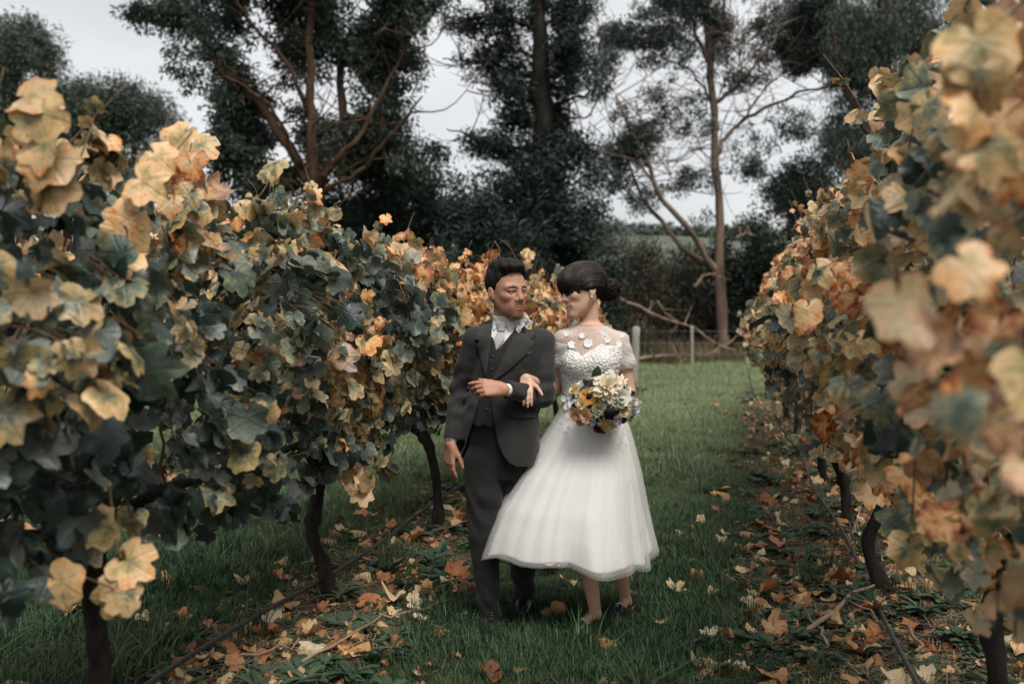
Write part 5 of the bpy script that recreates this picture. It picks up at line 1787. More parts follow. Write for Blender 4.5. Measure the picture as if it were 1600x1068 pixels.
# shirt, waistcoat, trousers
S = SDF((TX(715), YM - .22, TZ(640)), (TX(870), YM + .22, TZ(490)), .004)
S.loft(torso, .0, .010, yaw=YAW_M)
for sh in (shR, shL): S.cone(neckb - [0, 0, .025], sh - [0, 0, .01], .056, .052, .04)
S.cone(neckb - [0, 0, .03], HM.w(-.020, 0, -.078), .066, .0605, .02)
nb = neckb.copy()
S.full(lambda X, Y, Z: Z - (TZ(492) + .16 * (Y - YM)))
SHIRT_F = S.front()
add_part('shirt', S, M_SHIRT, groom, 2)
S = SDF((TX(715), YM - .22, TZ(676)), (TX(870), YM + .22, TZ(505)), .004)
S.loft(torso, .0, .021, yaw=YAW_M)
VX = lambda v, t: np.interp(v, *t)


def zv(Z):      # height back to photograph rows at the groom's depth
    return V0 + (CAM_H - Z) * F_PX / (YM - .1)


def vest_cut(X, Y, Z):
    v = zv(Z); u = U0 + X * F_PX / (YM - .1)
    l = np.interp(v.ravel(), [500, 520, 545, 548], [766, 768, 775, 776]).reshape(v.shape); r = np.interp(v.ravel(), [500, 520, 545, 548], [814, 800, 779, 776]).reshape(v.shape)
    w = np.minimum(u - l, r - u) * .003
    w = np.where(v > 546, -.05, w)
    bot = np.interp(np.abs(u - 757), [0, 9, 40], [664, 669, 655])
    return np.maximum(np.where(Y < YM + .03, w, -.05), (v - bot) * .003)


S.full(vest_cut)
VEST_F = S.front()
add_part('waistcoat', S, M_VEST, groom, 2)
for u, v in ((770, 557), (768, 577), (765, 598), (762, 619), (760, 640)):
    p = W(u, v, YM - .1)
    ball('waistcoat_button', (p[0], float(lookup(VEST_F, p[0], p[2])) - .001, p[2]), .0065, M_BUTTON, groom, (1, .45, 1))
S = SDF((TX(705), YM - .30, .03), (TX(870), YM + .48, TZ(640)), .0055)
S.loft([q for q in torso if q[0] < TZ(630)], .02, .006, yaw=YAW_M)
for h_, kn, an, r3 in ((hipR, knR, anR, .050), (hipL, knL, anL, .050)):
    S.chain([h_ + [0, 0, -.02], (h_ + kn) / 2, kn, an + [0, 0, -.03]], [.098, .086, .070, r3], .015)
for q, h_ in ((.30, 0), (.52, 1)):
    pass
S.full(lambda X, Y, Z: .0065 * np.sin(Z * 60 + X * 40) * np.sin(X * 55 + Z * 9) * np.clip((.32 - Z) / .2, 0, 1) + .006 * np.sin(Z * 48 + X * 70 + 1 + 2 * np.sin(X * 31)) * np.exp(-((Z - .55) / .1) ** 2), 'add')
S.full(lambda X, Y, Z: .048 + .0 * X - Z)
TROU_F = S.front()
add_part('trousers', S, M_TROUSER, groom, 3)
for an, to, s in ((anR, toR, 0), (anL, toL, 1)):
    S = SDF(np.minimum(an, to) - .09, np.maximum(an, to) + .09, .004)
    a = an.copy(); a[2] = .045
    t_ = to.copy(); t_[2] = .034
    S.cone(a, t_, .042, .036, .02, flat=(0, 0, 1), ff=1.0)
    S.cone(a + [0, .02, .02], a + [0, .01, .05], .042, .040, .02)
    S.cone(t_ * .6 + a * .4, t_ + unit(t_ - a) * .035 - [0, 0, .006], .040, .030, .02, flat=(0, 0, 1), ff=1.25)
    S.full(lambda X, Y, Z: .004 - Z)
    o = add_part('shoe', S, M_LEATHER, groom, 2)
    dvec = unit((t_ - a) * [1, 1, 0]); sd = np.cross(dvec, [0, 0, 1])
    for j in range(4):
        c = a + dvec * (.045 + j * .018) + [0, 0, .050 - j * .008]
        V, F = tube(np.array([c - sd * .017, c + [0, 0, .006], c + sd * .017]), .0022, 5)
        link('shoelace', mesh_np('shoelace', V - gl, F, M_BUTTON), groom)

# jacket
S = SDF((TX(672), YM - .36, TZ(735)), (TX(888), YM + .24, TZ(492)), .0042)
S.loft([(TZ(v), TX(u), YM + .015 + dy, rx, ry) for v, u, dy, rx, ry in
        [(502, 793, .035, .066, .074), (512, 795, .02, .108, .088), (528, 796, .01, .155, .108), (560, 795, 0, .168, .124), (600, 788, 0, .158, .120),
         (640, 781, 0, .186, .128), (690, 776, 0, .204, .140), (728, 774, 0, .216, .146)]], .0, yaw=YAW_M, p=2.3)
for sh, el, wr, sl in ((shR, elR, wrR, .82), (shL, elL, wrL, 1.0)):
    S.cone(neckb + [0, .01, -.025], sh + [0, 0, .002], .056, .056, .045)
    wr2 = wr + unit(el - wr) * .022
    S.chain([sh, (sh + el) / 2, el, (el + wr2) / 2, wr2], [.058, .055 * (.5 + .5 * sl), .050 * sl, .044 * sl, .040 * (sl + .06)], .014)
S.full(lambda X, Y, Z: .0060 * np.sin(Z * 90 + X * 25 + Y * 30 + 2 * np.sin(X * 20)) * np.exp(-(((X - elL[0]) / .09) ** 2 + ((Z - elL[2] - .02) / .10) ** 2))
       + .0042 * np.sin(Z * 80 - X * 30 + Y * 25 + 2 * np.sin(Y * 23)) * np.exp(-(((X - elR[0]) / .07) ** 2 + ((Z - elR[2]) / .13) ** 2))
       + .0028 * np.sin(Z * 60 + X * 45) * np.exp(-((Z - TZ(620)) / .10) ** 2), 'add')
solid = S.d.copy()
S.shell(.011)


def opening(X, Y, Z):
    v = zv(Z); u = U0 + X * F_PX / (YM - .12)
    vs = v.ravel()
    l = np.interp(vs, [490, 500, 545, 590, 612, 640, 700, 716, 730], [766, 769, 763, 757, 752, 744, 726, 719, 706]).reshape(v.shape)
    r = np.interp(vs, [490, 500, 520, 545, 592, 626, 690, 712, 722, 730], [816, 813, 804, 792, 770, 766, 778, 787, 796, 812]).reshape(v.shape)
    w = np.minimum(u - l, r - u) * .003
    return np.where(Y < YM - .0, w, -.05)


S.full(opening)
S.full(lambda X, Y, Z: (TZ(722) - .006 * np.sin(X * 9)) - Z)
# open cuffs and arm ends
for wr, el in ((wrR, elR), (wrL, elL)):
    ax_ = unit(wr - el); c = wr - ax_ * .022
    S.full(lambda X, Y, Z: np.where((X - c[0]) ** 2 + (Y - c[1]) ** 2 + (Z - c[2]) ** 2 < .075 ** 2, (X - c[0]) * ax_[0] + (Y - c[1]) * ax_[1] + (Z - c[2]) * ax_[2], -.05))
JACK_F = S.front()
add_part('jacket', S, M_SUIT, groom, 2)
for wr, el in ((wrR, elR), (wrL, elL)):
    ax_ = unit(wr - el)
    V, F = tube(np.array([wr - ax_ * .05, wr - ax_ * .016, wr - ax_ * .012, wr - ax_ * .022]), [.029, .029, .0285, .025], 14)
    link('shirt_cuff', mesh_np('shirt_cuff', V - gl, F, M_SHIRT), groom)

SS = SDF((TX(672), YM - .36, TZ(735)), (TX(888), YM + .24, TZ(492)), .0042); SS.d = solid
SOL_F = SS.front(); del SS
yc = YM - .12
patch('lapel', [(769, 499), (762, 500), (750, 506), (744, 520), (741, 531), (748, 533), (744, 541), (751, 566), (757, 589), (760, 586), (763, 560), (767, 530)], SOL_F, yc, M_LAPEL, groom, .003, .005, .007, .003)
patch('lapel', [(812, 499), (820, 503), (832, 514), (838, 524), (829, 530), (835, 536), (820, 556), (796, 578), (772, 596), (771, 591), (782, 566), (795, 540), (806, 516)], SOL_F, yc, M_LAPEL, groom, .003, .005, .007, .003)
patch('pocket_flap', [(800, 641), (838, 644), (838, 654), (803, 653), (799, 648)], SOL_F, yc, M_SUIT, groom, .001, .006, .008)
patch('breast_pocket', [(818, 551), (838, 547), (839, 552), (819, 556)], SOL_F, yc, M_LAPEL, groom, .001, .004, .008)
# shirt collar wings and tie
CF = (SHIRT_F[0], SHIRT_F[2] if False else SHIRT_F[1], SHIRT_F[2])
patch('shirt_collar', [(770, 495), (774, 494), (781, 504), (777, 511), (771, 517), (768, 508)], CF, YM - .09, M_SHIRT, groom, .003, .0025, .006)
patch('shirt_collar', [(812, 496), (812, 505), (804, 513), (797, 518), (789, 507), (797, 502)], CF, YM - .09, M_SHIRT, groom, .003, .0025, .006)
patch('tie', [(778, 516), (787, 516), (788.5, 529), (775, 548), (771.5, 531)], CF, YM - .09, M_TIE, groom, .0065, .004, .006, .002)
patch('tie_knot', [(775.5, 504), (781, 502), (788, 503), (790, 507), (787.5, 517.5), (778.5, 517.5)], CF, YM - .09, M_TIE, groom, .009, .006, .005, .004)
# cuff buttons and wedding ring
ax_ = unit(wrL - elL)
for j in range(3):
    p = wrL - ax_ * (.045 + .018 * j) + np.array([.0, -.018, -.036])
    ball('cuff_button', p, .0065, M_BUTTON, groom, (1, .6, 1))
d_, n_ = unit((-1, -.12, .06)), np.array([.10, .85, -.45])
kn_ = wrL + (d_ * .085 + np.array([0, -.01, -.010])) + np.array([-.012, .004, -.006])
th_ = np.linspace(0, 2 * np.pi, 17)
RN = np.array([kn_ + .0115 * (math.cos(a) * np.array([0, 1, 0]) + math.sin(a) * np.array([0, 0, 1])) for a in th_])
V, F = tube(RN, .0016, 5)
link('ring', mesh_np('ring', V - gl, F, M_GOLD), groom)
# ------------------------------------------------------------------ the bride
YB = 4.74
BRIDE = W(918, 985, YB); BRIDE[2] = 0
bride = thing('person', BRIDE, 'person in a white tulle dress with dark hair in a bun, holding a bouquet', 'person')
bl = np.array(bride.location)
BX = lambda u: W(u, 0, YB)[0]
BZ = lambda v: W(0, v, YB)[2]
HB = Head(W(910.5, 454, YB), R(-68), R(10), R(-8), 1.03)
neckB = W(921, 514, YB + .015)
torsoB = [(BZ(v), BX(u), YB + dy, rx, ry) for v, u, dy, rx, ry in
          [(507, 922, .01, .052, .054), (516, 922, .005, .090, .062), (528, 923, 0, .128, .076), (545, 923, -.005, .140, .094), (562, 922, -.012, .142, .108),
           (585, 920, -.005, .128, .098), (612, 919, 0, .114, .088), (632, 920, 0, .116, .090), (660, 922, 0, .140, .104), (700, 922, 0, .155, .112), (740, 922, 0, .14, .10)]]
YAW_B = R(-12)
sR, sL = W(880, 531, YB - .01), W(969, 534, YB + .02)
eR, wR = W(866, 610, YB + .05), W(822, 591, YB - .165)
eL, wL = W(982, 612, YB + .02), W(957, 640, YB - .22)
hR, kR, aR, tR = W(905, 715, YB), W(912, 830, YB - .05), W(930, 955, YB - .07), W(903, 986, YB - .17)
hL, kL, aL, tL = W(945, 715, YB), W(955, 830, YB), W(978, 936, YB + .15), W(966, 958, YB + .06)
S = SDF((BX(790), YB - .42, -.01), (BX(1010), YB + .36, 1.76), .0036, zaxis((-.01, .34, .0045), (.34, .98, .008), (.98, 1.24, .0038), (1.24, 1.40, .0045), (1.40, 1.77, .0029)))
S.loft(torsoB, .02, yaw=YAW_B)
S.cone(neckB - [0, 0, .035], HB.w(-.022, 0, -.035), .049, .043, .03)
for sh in (sR, sL):
    S.cone(neckB - [0, 0, .035], sh, .040, .042, .05)
S.cone(neckB + [-.015, -.045, -.04], sL + [-.03, -.03, .012], .010, .008, .02)                 # collar bones
S.cone(neckB + [-.03, -.045, -.04], sR + [.03, -.03, .012], .010, .008, .02)
S.chain([sR, eR, wR], [.041, .032, .023], .012)
S.chain([sL, (sL + eL) / 2, eL, wL], [.041, .038, .033, .022], .012)
for h_, k_, a_, t_ in ((hR, kR, aR, tR), (hL, kL, aL, tL)):
    S.chain([h_, k_], [.075, .050], .02)
    S.cone(k_, k_ * .58 + a_ * .42 + [0, .012, 0], .046, .044, .02)
    S.cone(k_ * .58 + a_ * .42 + [0, .012, 0], a_, .044, .027, .02)
    a2, heel = a_ + [0, .0, -.02], a_ + [0.004, .018, -.036]
    S.cone(a2, heel, .026, .022, .012)
    d_ = unit(t_ - a_)
    S.cone(a2 + [0, 0, .006], a_ * .35 + t_ * .65 + [0, 0, .008], .025, .024, .018)
    S.cone(a_ * .35 + t_ * .65 + [0, 0, .006], t_ + [0, 0, .004], .025, .016, .012, flat=(0, 0, 1), ff=1.2)
hand(S, wR, (-.03, -.55, -.72), (.05, .75, -.62), (1, -.1, -.05), .86, (.22, .25, .28, .32), (.55, .80, .1), .10)
hand(S, wL, (-.45, -.5, .25), (.1, .4, -.8), (-.3, -.2, .9), .9, (.8, .85, .9, .9), (.6, .5, .5))
S.put(lambda X, Y, Z: head_field(*HB.grids(X, Y, Z), False, 1.0) * HB.k, HB.o - .17, HB.o + .17, .012)
BODY_F = S.front()
SKIN_B = np.array([.55, .355, .260])


def bride_col(V):
    C = np.tile(SKIN_B, (len(V), 1))
    P = HB.loc(V)
    hd = (np.abs(P).max(1) < .16) & (P[:, 2] > -.125)
    c, wh = head_colour(P[hd], SKIN_B, False, smile=1.0)
    C[hd] = c
    lg = V[:, 2] < .5
    C[lg] = SKIN_B * [.92, .84, .80]
    return {'tint': C}


bodyd = S.d.copy(); bax = S.ax
add_part('body', S, M_SKIN, bride, 1, bride_col)
for s in (-1, 1):
    eyeball(HB, s, (-.85, -.35, -.25), bride)

# hair: fringe swept down, sides drawn back over the ear into a low bun
S = SDF(HB.o - .20, HB.o + .20, .0030)


def hair_b(X, Y, Z):
    return hair_loc(*HB.grids(X, Y, Z)) * HB.k


def hair_loc(F, L, U):
    A = np.abs(L)
    d = _e(F, L, U, (-.016, 0, .041), (.106, .084, .096))
    d = _sm(d, _e(F, L, U, (.050, 0, .050), (.056, .069, .052)), .05)
    d = _sm(d, _e(F, A, U, (-.014, .078, .014), (.036, .018, .026)), .02)
    d = _sm(d, _e(F, L, U, (-.052, 0, .034), (.062, .076, .080)), .03)
    fmax = np.interp(U, [-.085, -.06, -.045, -.026, -.014, -.006, .001, .006, .05, .15], [-.10, -.050, -.026, -.006, .020, .070, .110, .130, .14, .14])
    fmax = fmax
    d = np.maximum(d, (F - fmax) * .8)
    d = np.maximum(d, -.080 - U)
    n = np.sin((U * .5 + A * .9) * 420 + F * 60) * .0006 + np.sin((U * .4 + A) * 190 + F * 30) * .0007
    return d + n


S.put(hair_b, HB.o - .18, HB.o + .19)
bun = HB.w(-.130, .0, -.014)
rsb = np.random.default_rng(4)
S.ell(bun, (.050, .050, .053), .012)
for k in range(16):
    a = k / 16 * 2 * np.pi * 1.618
    q = unit([math.cos(a), math.sin(a * 1.3) * .8, math.sin(a)])
    p = bun + q * .045 * rsb.uniform(.85, 1.1)
    tq = unit(np.cross(q, [.2, .9, .3]))
    S.cone(p - tq * .018, p + tq * .018, .0125, .010, .004)
for k in range(5):
    S.cone(HB.w(-.06, .05 - k * .02, .085 - k * .004), HB.w(-.115, .02 - k * .008, .030), .012, .011, .006)
add_part('hair', S, M_HAIR_F, bride, 1)
# combed locks lying over the surface: forward into the fringe, back into the bun
def on_hair(p):
    c = np.array([-.012, 0, .030]); d = np.asarray(p) - c
    lo_, hi_ = np.full(len(d), .3), np.full(len(d), 2.5)
    for _ in range(18):
        m = (lo_ + hi_) / 2; q = c + d * m[:, None]
        ins = hair_loc(q[:, 0], q[:, 1], q[:, 2]) < 0
        lo_ = np.where(ins, m, lo_); hi_ = np.where(ins, hi_, m)
    return c + d * lo_[:, None]


for part, cnt in (('fringe_locks', 190), ('swept_locks', 230)):
    acc = Acc()
    for k in range(cnt):
        if part == 'fringe_locks':
            l = rng.uniform(-.07, .078)
            st = [[.030 + rng.normal(0, .01), l * .35 + .01, .13], [.075, l * .8, .10], [.098 - abs(l) * .35, l * 1.05, .05], [.100 - abs(l) * .55, l * 1.15, .000 + .008 * rng.random()], [.101 - abs(l) * .62, l * 1.17, -.016 + .012 * rng.random()]]
        else:
            l = rng.choice([-1, 1]) * rng.uniform(.0, .085); h = rng.uniform(-.02, .12)
            st = [[.050 - .3 * abs(l), l * .9, .02 + h * .85], [0, l * 1.1, .03 + h], [-.06, l * .95, .02 + h * .8], [-.105, l * .4, .0 + h * .3]]
        P = on_hair(smooth_path(np.array(st), 12)) if part != 'fringe_locks' else np.concatenate([on_hair(smooth_path(np.array(st[:4]), 10)), [st[3], st[4]]])
        if part == 'fringe_locks':
            P[-2] = P[-3] + [-.001, .001, -.006]; P[-1] = P[-3] + [-.004 - .05 * abs(P[-3][1]), .003, -.013 - .010 * rng.random()]
        P = np.array([HB.w(*q) for q in P]) + rng.normal(0, .0006, (12, 3))
        V, F = tube(P, np.array([.4, .8, 1, 1, 1, 1, 1, 1, 1, .9, .8, .4]) * rng.uniform(.0010, .0024), 4)
        acc.add(V, F, rng.random())
    tag(link(part, acc.mesh(part, M_LOCKS, bl), bride), kind='stuff')
acc = Acc()
for k in range(60):                      # fringe and loose strands
    l = rng.uniform(-.065, .070)
    f0 = .045 + rng.normal(0, .012)
    p = [HB.w(.080 - 6.0 * l * l, l * .9, .092), HB.w(.098 - 6.0 * l * l, l * .95, .075), HB.w(.106 - 8.0 * l * l, l * 1.03, .034), HB.w(.103 - 8.5 * l * l, l * 1.06, .000 + rng.uniform(-.006, .010))]
    V, F = tube(smooth_path(p, 8) + rng.normal(0, .0008, (8, 3)), np.linspace(.0016, .0007, 8), 3)
    acc.add(V, F)
for k in range(36):
    a = rng.uniform(0, 6.28); q = unit([math.cos(a), rng.normal(0, .6), math.sin(a)])
    e1 = unit(np.cross(q, rng.normal(size=3))); e2 = np.cross(q, e1); a0 = rng.uniform(0, 6.28); rr_ = rng.uniform(.024, .044)
    V, F = tube(np.array([bun + q * math.sqrt(max(0, .058 ** 2 - rr_ ** 2)) * .98 + (e1 * math.cos(t) + e2 * math.sin(t)) * rr_ * 1.02 for t in a0 + np.linspace(0, 3.4, 11)]), rng.uniform(.0014, .003), 4)
    acc.add(V, F)
    p = bun + q * .044; e = p + q * rng.uniform(.004, .016) + rng.normal(0, .010, 3)
    V, F = tube(np.array([p, (p + e) / 2 + rng.normal(0, .002, 3), e]), .0007, 3)
    acc.add(V, F)
tag(link('hair_strands', acc.mesh('hair_strands', M_HAIR_F, bl), bride), kind='stuff')

M_PEARL = simple_mat('pearl', (.62, .60, .56), (.72, .70, .66), 30, .2, .6, 0)
ball('earring', HB.w(.004, .086, -.042), .0062, M_PEARL, bride)

# ---- dress
def white_mat(name, alpha, rough=.75, c=(.83, .82, .805), lace=False, band=False):
    t = NT(name)
    co = t.coord('Object')
    base = c
    if lace:
        v = t.n('TexVoronoi'); v.inputs['Scale'].default_value = 85; t.set(v.inputs['Vector'], co)
        n = t.noise(60, 4, co)
        base = t.ramp(t.math('ADD', t.math('MULTIPLY', v.outputs['Distance'], .7), t.math('MULTIPLY', n, .5)), [(.25, (.83, .82, .80)), (.6, (.70, .68, .65))])
        t.bump(t.math('ADD', v.outputs['Distance'], n), .8, .008)
    else:
        n = t.noise(5, 3, t.coord('Object', (1, 1, .12)))
        t.bump(n, .15, .03)
    t.base(base, rough, .25)
    t.b.inputs['Sheen Weight'].default_value = .2
    if alpha is not None:
        fine = t.noise(420, 2, co)
        tp = t.n('BsdfTransparent'); mx = t.n('MixShader')
        lw = t.n('LayerWeight'); lw.inputs['Blend'].default_value = .35
        t.set(mx.inputs[0], t.math('ADD', alpha, t.math('ADD', t.math('MULTIPLY', lw.outputs['Facing'], .45), t.math('MULTIPLY', t.math('SUBTRACT', fine, .5), .25)), clamp=True))
        tl = t.n('BsdfTranslucent'); t.set(tl.inputs[0], (.75, .74, .72))
        m2 = t.n('MixShader'); m2.inputs[0].default_value = .3
        t.t.links.new(t.b.outputs[0], m2.inputs[1]); t.t.links.new(tl.outputs[0], m2.inputs[2])
        t.t.links.new(tp.outputs[0], mx.inputs[1]); t.t.links.new(m2.outputs[0], mx.inputs[2])
        t.t.links.new(mx.outputs[0], t.out.inputs['Surface'])
    return t.m


M_LACE = white_mat('ivory_lace', None, lace=True)
M_SATIN = white_mat('white_satin', None, .5, (.82, .81, .795))
M_BAND = white_mat('white_satin_band', None, .45, (.83, .82, .81))
M_TULLE = white_mat('white_tulle', .17)
M_SHEER = white_mat('sheer_yoke', .17)
M_DRAPE = white_mat('draped_tulle', .48)
M_FLOWER = simple_mat('white_applique', (.72, .71, .70), (.80, .79, .78), 60, .7, .3, .3)
M_BEAD = simple_mat('white_bead', (.66, .65, .63), (.78, .77, .75), 60, .25, .6, 0)

# bodice with a sweetheart neckline
S = SDF((BX(800), YB - .30, BZ(690)), (BX(1010), YB + .26, BZ(495)), .0038)
S.loft(torsoB, .0, .011, yaw=YAW_B)
for x_, y_ in ((-.048, -.078), (.052, -.078)):
    c = np.array([BX(917) + x_, YB + y_, BZ(566)])
    S.ell(c, (.062, .058, .062), .03)
BOD_RAW = S.d.copy()
S.shell(.010)


def neckline(X, Y, Z):
    u = U0 + X * F_PX / (YB - .11); v = V0 + (CAM_H - Z) * F_PX / (YB - .11)
    top = np.interp(u.ravel(), [862, 872, 884, 898, 906, 910, 918, 934, 952, 970, 985], [524, 532, 543, 549, 554, 556, 550, 541, 540, 541, 530]).reshape(u.shape)
    top = np.where(Y > YB + .01, 545, top)
    return (top - v) * .003


S.full(neckline)
S.full(lambda X, Y, Z: BZ(640) - Z)
S.full(lambda X, Y, Z: .0011 * np.sin(X * 300 + Z * 170) * np.sin(Z * 330 - X * 110), 'add')
BOD_F = S.front()
add_part('bodice', S, M_LACE, bride, 1)
# sheer yoke following the shoulders
S = SDF(np.array([a[0] for a in bax]), np.array([a[-1] for a in bax]), .1)
S.ax, S.d = bax, bodyd - .006
S.full(lambda X, Y, Z: np.maximum(BZ(560) - Z, Z - np.interp(np.hypot(X - neckB[0], Y - neckB[1]).ravel(), [0, .066, .085, .3], [BZ(514), BZ(514), BZ(507), BZ(507)]).reshape(np.broadcast(X, Y).shape)))
S.full(lambda X, Y, Z: np.maximum(np.abs(X - BX(923)) - .185, .062 - np.hypot(X - neckB[0], (Y - neckB[1] + .0) * .9)))
S.d = np.maximum(S.d, -(bodyd - .0015))
YOKE_F = S.front()
add_part('sheer_yoke', S, M_SHEER, bride, 1)
# draped off-shoulder sleeves with gathers
for sh, el, s, r0 in ((sL, eL, 1, .051), (sR, eR, -1, .048)):
    S = SDF(np.minimum(sh, el) - .13, np.maximum(sh, el) + .13, .0036)
    ax_ = unit(el - sh)
    m = sh + ax_ * .10
    S.cone(sh + ax_ * .015 - [s * .012, 0, 0], m + [s * .004, 0, 0], r0 - .002, r0 + .004, .02)
    S.cone(sh + ax_ * .07 - [s * .075, .055, -.012], m - [0, .012, 0], .026, .040, .03)
    S.cone(sh + ax_ * .04 - [s * .09, .06, -.008], sh + ax_ * .03 - [0, .02, 0], .020, .040, .03)
    S.full(lambda X, Y, Z: .0008 * np.sin((Z * 260 + X * s * 120 + 2 * np.sin(Z * 70) + .8 * np.sin(X * 60)) + Y * 20), 'add')
    S.shell(.008)
    S.full(lambda X, Y, Z: (X - m[0]) * ax_[0] + (Y - m[1]) * ax_[1] + (Z - m[2]) * ax_[2] - .030 - .004 * np.sin(X * 90))
    S.full(lambda X, Y, Z: -((X - sh[0]) * ax_[0] + (Y - sh[1]) * ax_[1] + (Z - sh[2]) * ax_[2] - .004))
    add_part('draped_sleeve', S, M_DRAPE, bride, 1)

# ---- skirt: rings from the waist to the hem, gathered in folds and blown a little to the groom's side
SK = [(628, 920, .122, .100), (645, 921, .150, .124), (665, 921, .185, .158), (690, 916, .222, .195), (740, 902, .298, .258), (790, 890, .358, .306), (830, 885.5, .394, .334), (868, 884, .424, .352)]
_sv = np.array(SK)


def skirt(name, mat, grow, t0, t1, rows, lift=0.0, th=None, fold=1.0, fine=0.0, n=320):
    tt = np.linspace(t0, t1, rows)
    v = 628 + tt * (868 - 628)
    cx = np.interp(v, _sv[:, 0], _sv[:, 1]); rx = np.interp(v, _sv[:, 0], _sv[:, 2]) + grow; ry = np.interp(v, _sv[:, 0], _sv[:, 3]) + grow
    cx = (cx - U0) / F_PX * YB
    a = np.arange(n) / n * 2 * np.pi
    V = []
    for i, t in enumerate(tt):
        f = fold * (t ** 1.3) * (.030 * np.sin(5 * a + .6) + .026 * np.sin(9 * a + 2.2 * np.sin(a) + .9 + .5 * t) + .014 * np.sin(15 * a + 1.3 + 1.2 * t + 1.5 * np.sin(2 * a + 1)) + .006 * np.sin(23 * a + np.sin(3 * a) * 2))
        f = f + fold * t ** 1.6 * (.085 * np.exp(-((a - 4.95) / .10) ** 2) - .075 * np.exp(-((a - 4.70) / .07) ** 2) + .05 * np.exp(-((a - 5.35) / .09) ** 2) - .05 * np.exp(-((a - 5.58) / .07) ** 2))
        f = f + fold * (1 - t) * t * .035 * np.sin(31 * a + 2 * np.sin(4 * a)) + fine * np.sin(61 * a + 9 * t) * t
        z = np.full(n, BZ(v[i])) + lift * t ** 3 * (np.clip(-np.cos(a), 0, 1) ** 1.3 * .045 + .018 * np.sin(3 * a + 1.0)) + (.012 * t * np.sin(8 * a + 2))
        z = z - .010 * (t ** 4) * np.sin(a)
        V.append(np.column_stack([cx[i] + rx[i] * (1 + f) * np.cos(a), YB + ry[i] * (1 + f) * np.sin(a), z]))
    V = np.array(V)
    outer = V.reshape(-1, 3)
    j = np.arange(n)
    F = np.concatenate([np.stack([i * n + j, (i + 1) * n + j, (i + 1) * n + (j + 1) % n, i * n + (j + 1) % n], 1) for i in range(rows - 1)])
    if th:
        m = len(outer)
        inn = outer.copy(); c = np.column_stack([np.repeat(cx, n), np.full(m, YB)])
        d = inn[:, :2] - c; inn[:, :2] -= d / np.linalg.norm(d, axis=1)[:, None] * th
        F2 = F[:, ::-1] + m
        e = rows - 1
        rim = np.stack([e * n + j, e * n + j + m, e * n + (j + 1) % n + m, e * n + (j + 1) % n], 1)
        outer = np.concatenate([outer, inn]); F = np.concatenate([F, F2, rim])
    return link(name, mesh_np(name, outer - bl, F[:, ::-1], mat), bride)


skirt('underskirt', M_SATIN, -.022, 0, .975, 52, 1.0, .002, .9)
skirt('hem_band', M_BAND, -.0195, .835, .985, 12, 1.0, .004, .9)
skirt('tulle_layer', M_TULLE, -.004, .0, 1.0, 54, 1.0, None, 1.0, .003)
skirt('tulle_layer', M_TULLE, .004, .02, 1.015, 54, 1.15, None, 1.06, .004)


def blossom(name, c, r, nrm, mat, root, n=5, seed=0, cup=.18):
    """Five soft petals round a bead, facing nrm."""
    rs = np.random.default_rng(seed)
    nrm = unit(nrm); a = unit(np.cross(nrm, [.3, .1, 1])); b = np.cross(nrm, a)
    V, F = [], []
    for k in range(n):
        th = k / n * 2 * np.pi + rs.normal(0, .08)
        d = a * math.cos(th) + b * math.sin(th); s = np.cross(nrm, d)
        o = len(V)
        for t, w, h in ((.08, .12, 0), (.5, .42, .5), (.85, .40, .9), (1.0, .16, .8)):
            for q in (-1, 0, 1):
                V.append(c + (d * t + s * w * q + nrm * cup * (h * .5 + .12 * abs(q))) * r * rs.uniform(.93, 1.07))
        for i in range(3):
            for q in (0, 1):
                F.append([o + i * 3 + q, o + i * 3 + q + 1, o + i * 3 + q + 4, o + i * 3 + q + 3])
    return link(name, mesh_np(name, np.array(V) - np.array(root.location), np.array(F), mat), root)


def on_front(fr, u, v, y0=YB - .10):
    p = W(u, v, y0)
    y = float(lookup(fr, p[0], p[2]))
    p = W(u, v, y); return np.array([p[0], float(lookup(fr, p[0], p[2])), p[2]])


for k, (u, v, r) in enumerate([(893, 538, .019), (919, 536, .021), (945, 519, .022), (939, 543, .020), (949, 530, .017), (909, 524, .014), (967, 537, .016), (885, 521, .014), (902, 553, .012), (972, 523, .012)]):
    p = on_front(YOKE_F, u, v)
    blossom('lace_flower', p - [0, .004, 0], r, (rng.normal(0, .2), -1, .25), M_FLOWER, bride, 5 + k % 2, k)
for k, (u, v, r) in enumerate([(880, 621, .016), (884, 633, .016), (890, 628, .017), (902, 634, .018), (915, 630, .015), (893, 643, .014), (886, 646, .014)]):
    p = W(u, v, YB); x = (p[0] - BX(920)) / .135
    p[1] = YB - .112 * math.sqrt(max(0, 1 - min(1, x * x))) - .012
    blossom('lace_flower', p, r, (x * .8, -1, .2), M_FLOWER, bride, 5, 20 + k)
for k, (u, v, r) in enumerate([(883, 676, .014), (876, 664, .013), (888, 668, .011), (972, 684, .014), (975, 672, .015), (968, 664, .014), (980, 690, .010)]):
    yy = YB - .12; p = W(u, v, yy)
    t = (v - 628) / 240; rx = np.interp(v, _sv[:, 0], _sv[:, 2]); ry = np.interp(v, _sv[:, 0], _sv[:, 3])
    x = (p[0] - (np.interp(v, _sv[:, 0], _sv[:, 1]) - U0) / F_PX * YB) / rx
    p[1] = YB - ry * math.sqrt(max(0, 1 - min(1, x * x))) * 1.03 - .012
    blossom('lace_flower', p, r, (x, -1, .1), M_FLOWER, bride, 5, 40 + k)
acc = Acc(); bv, bf = uv_ball(5, 6)
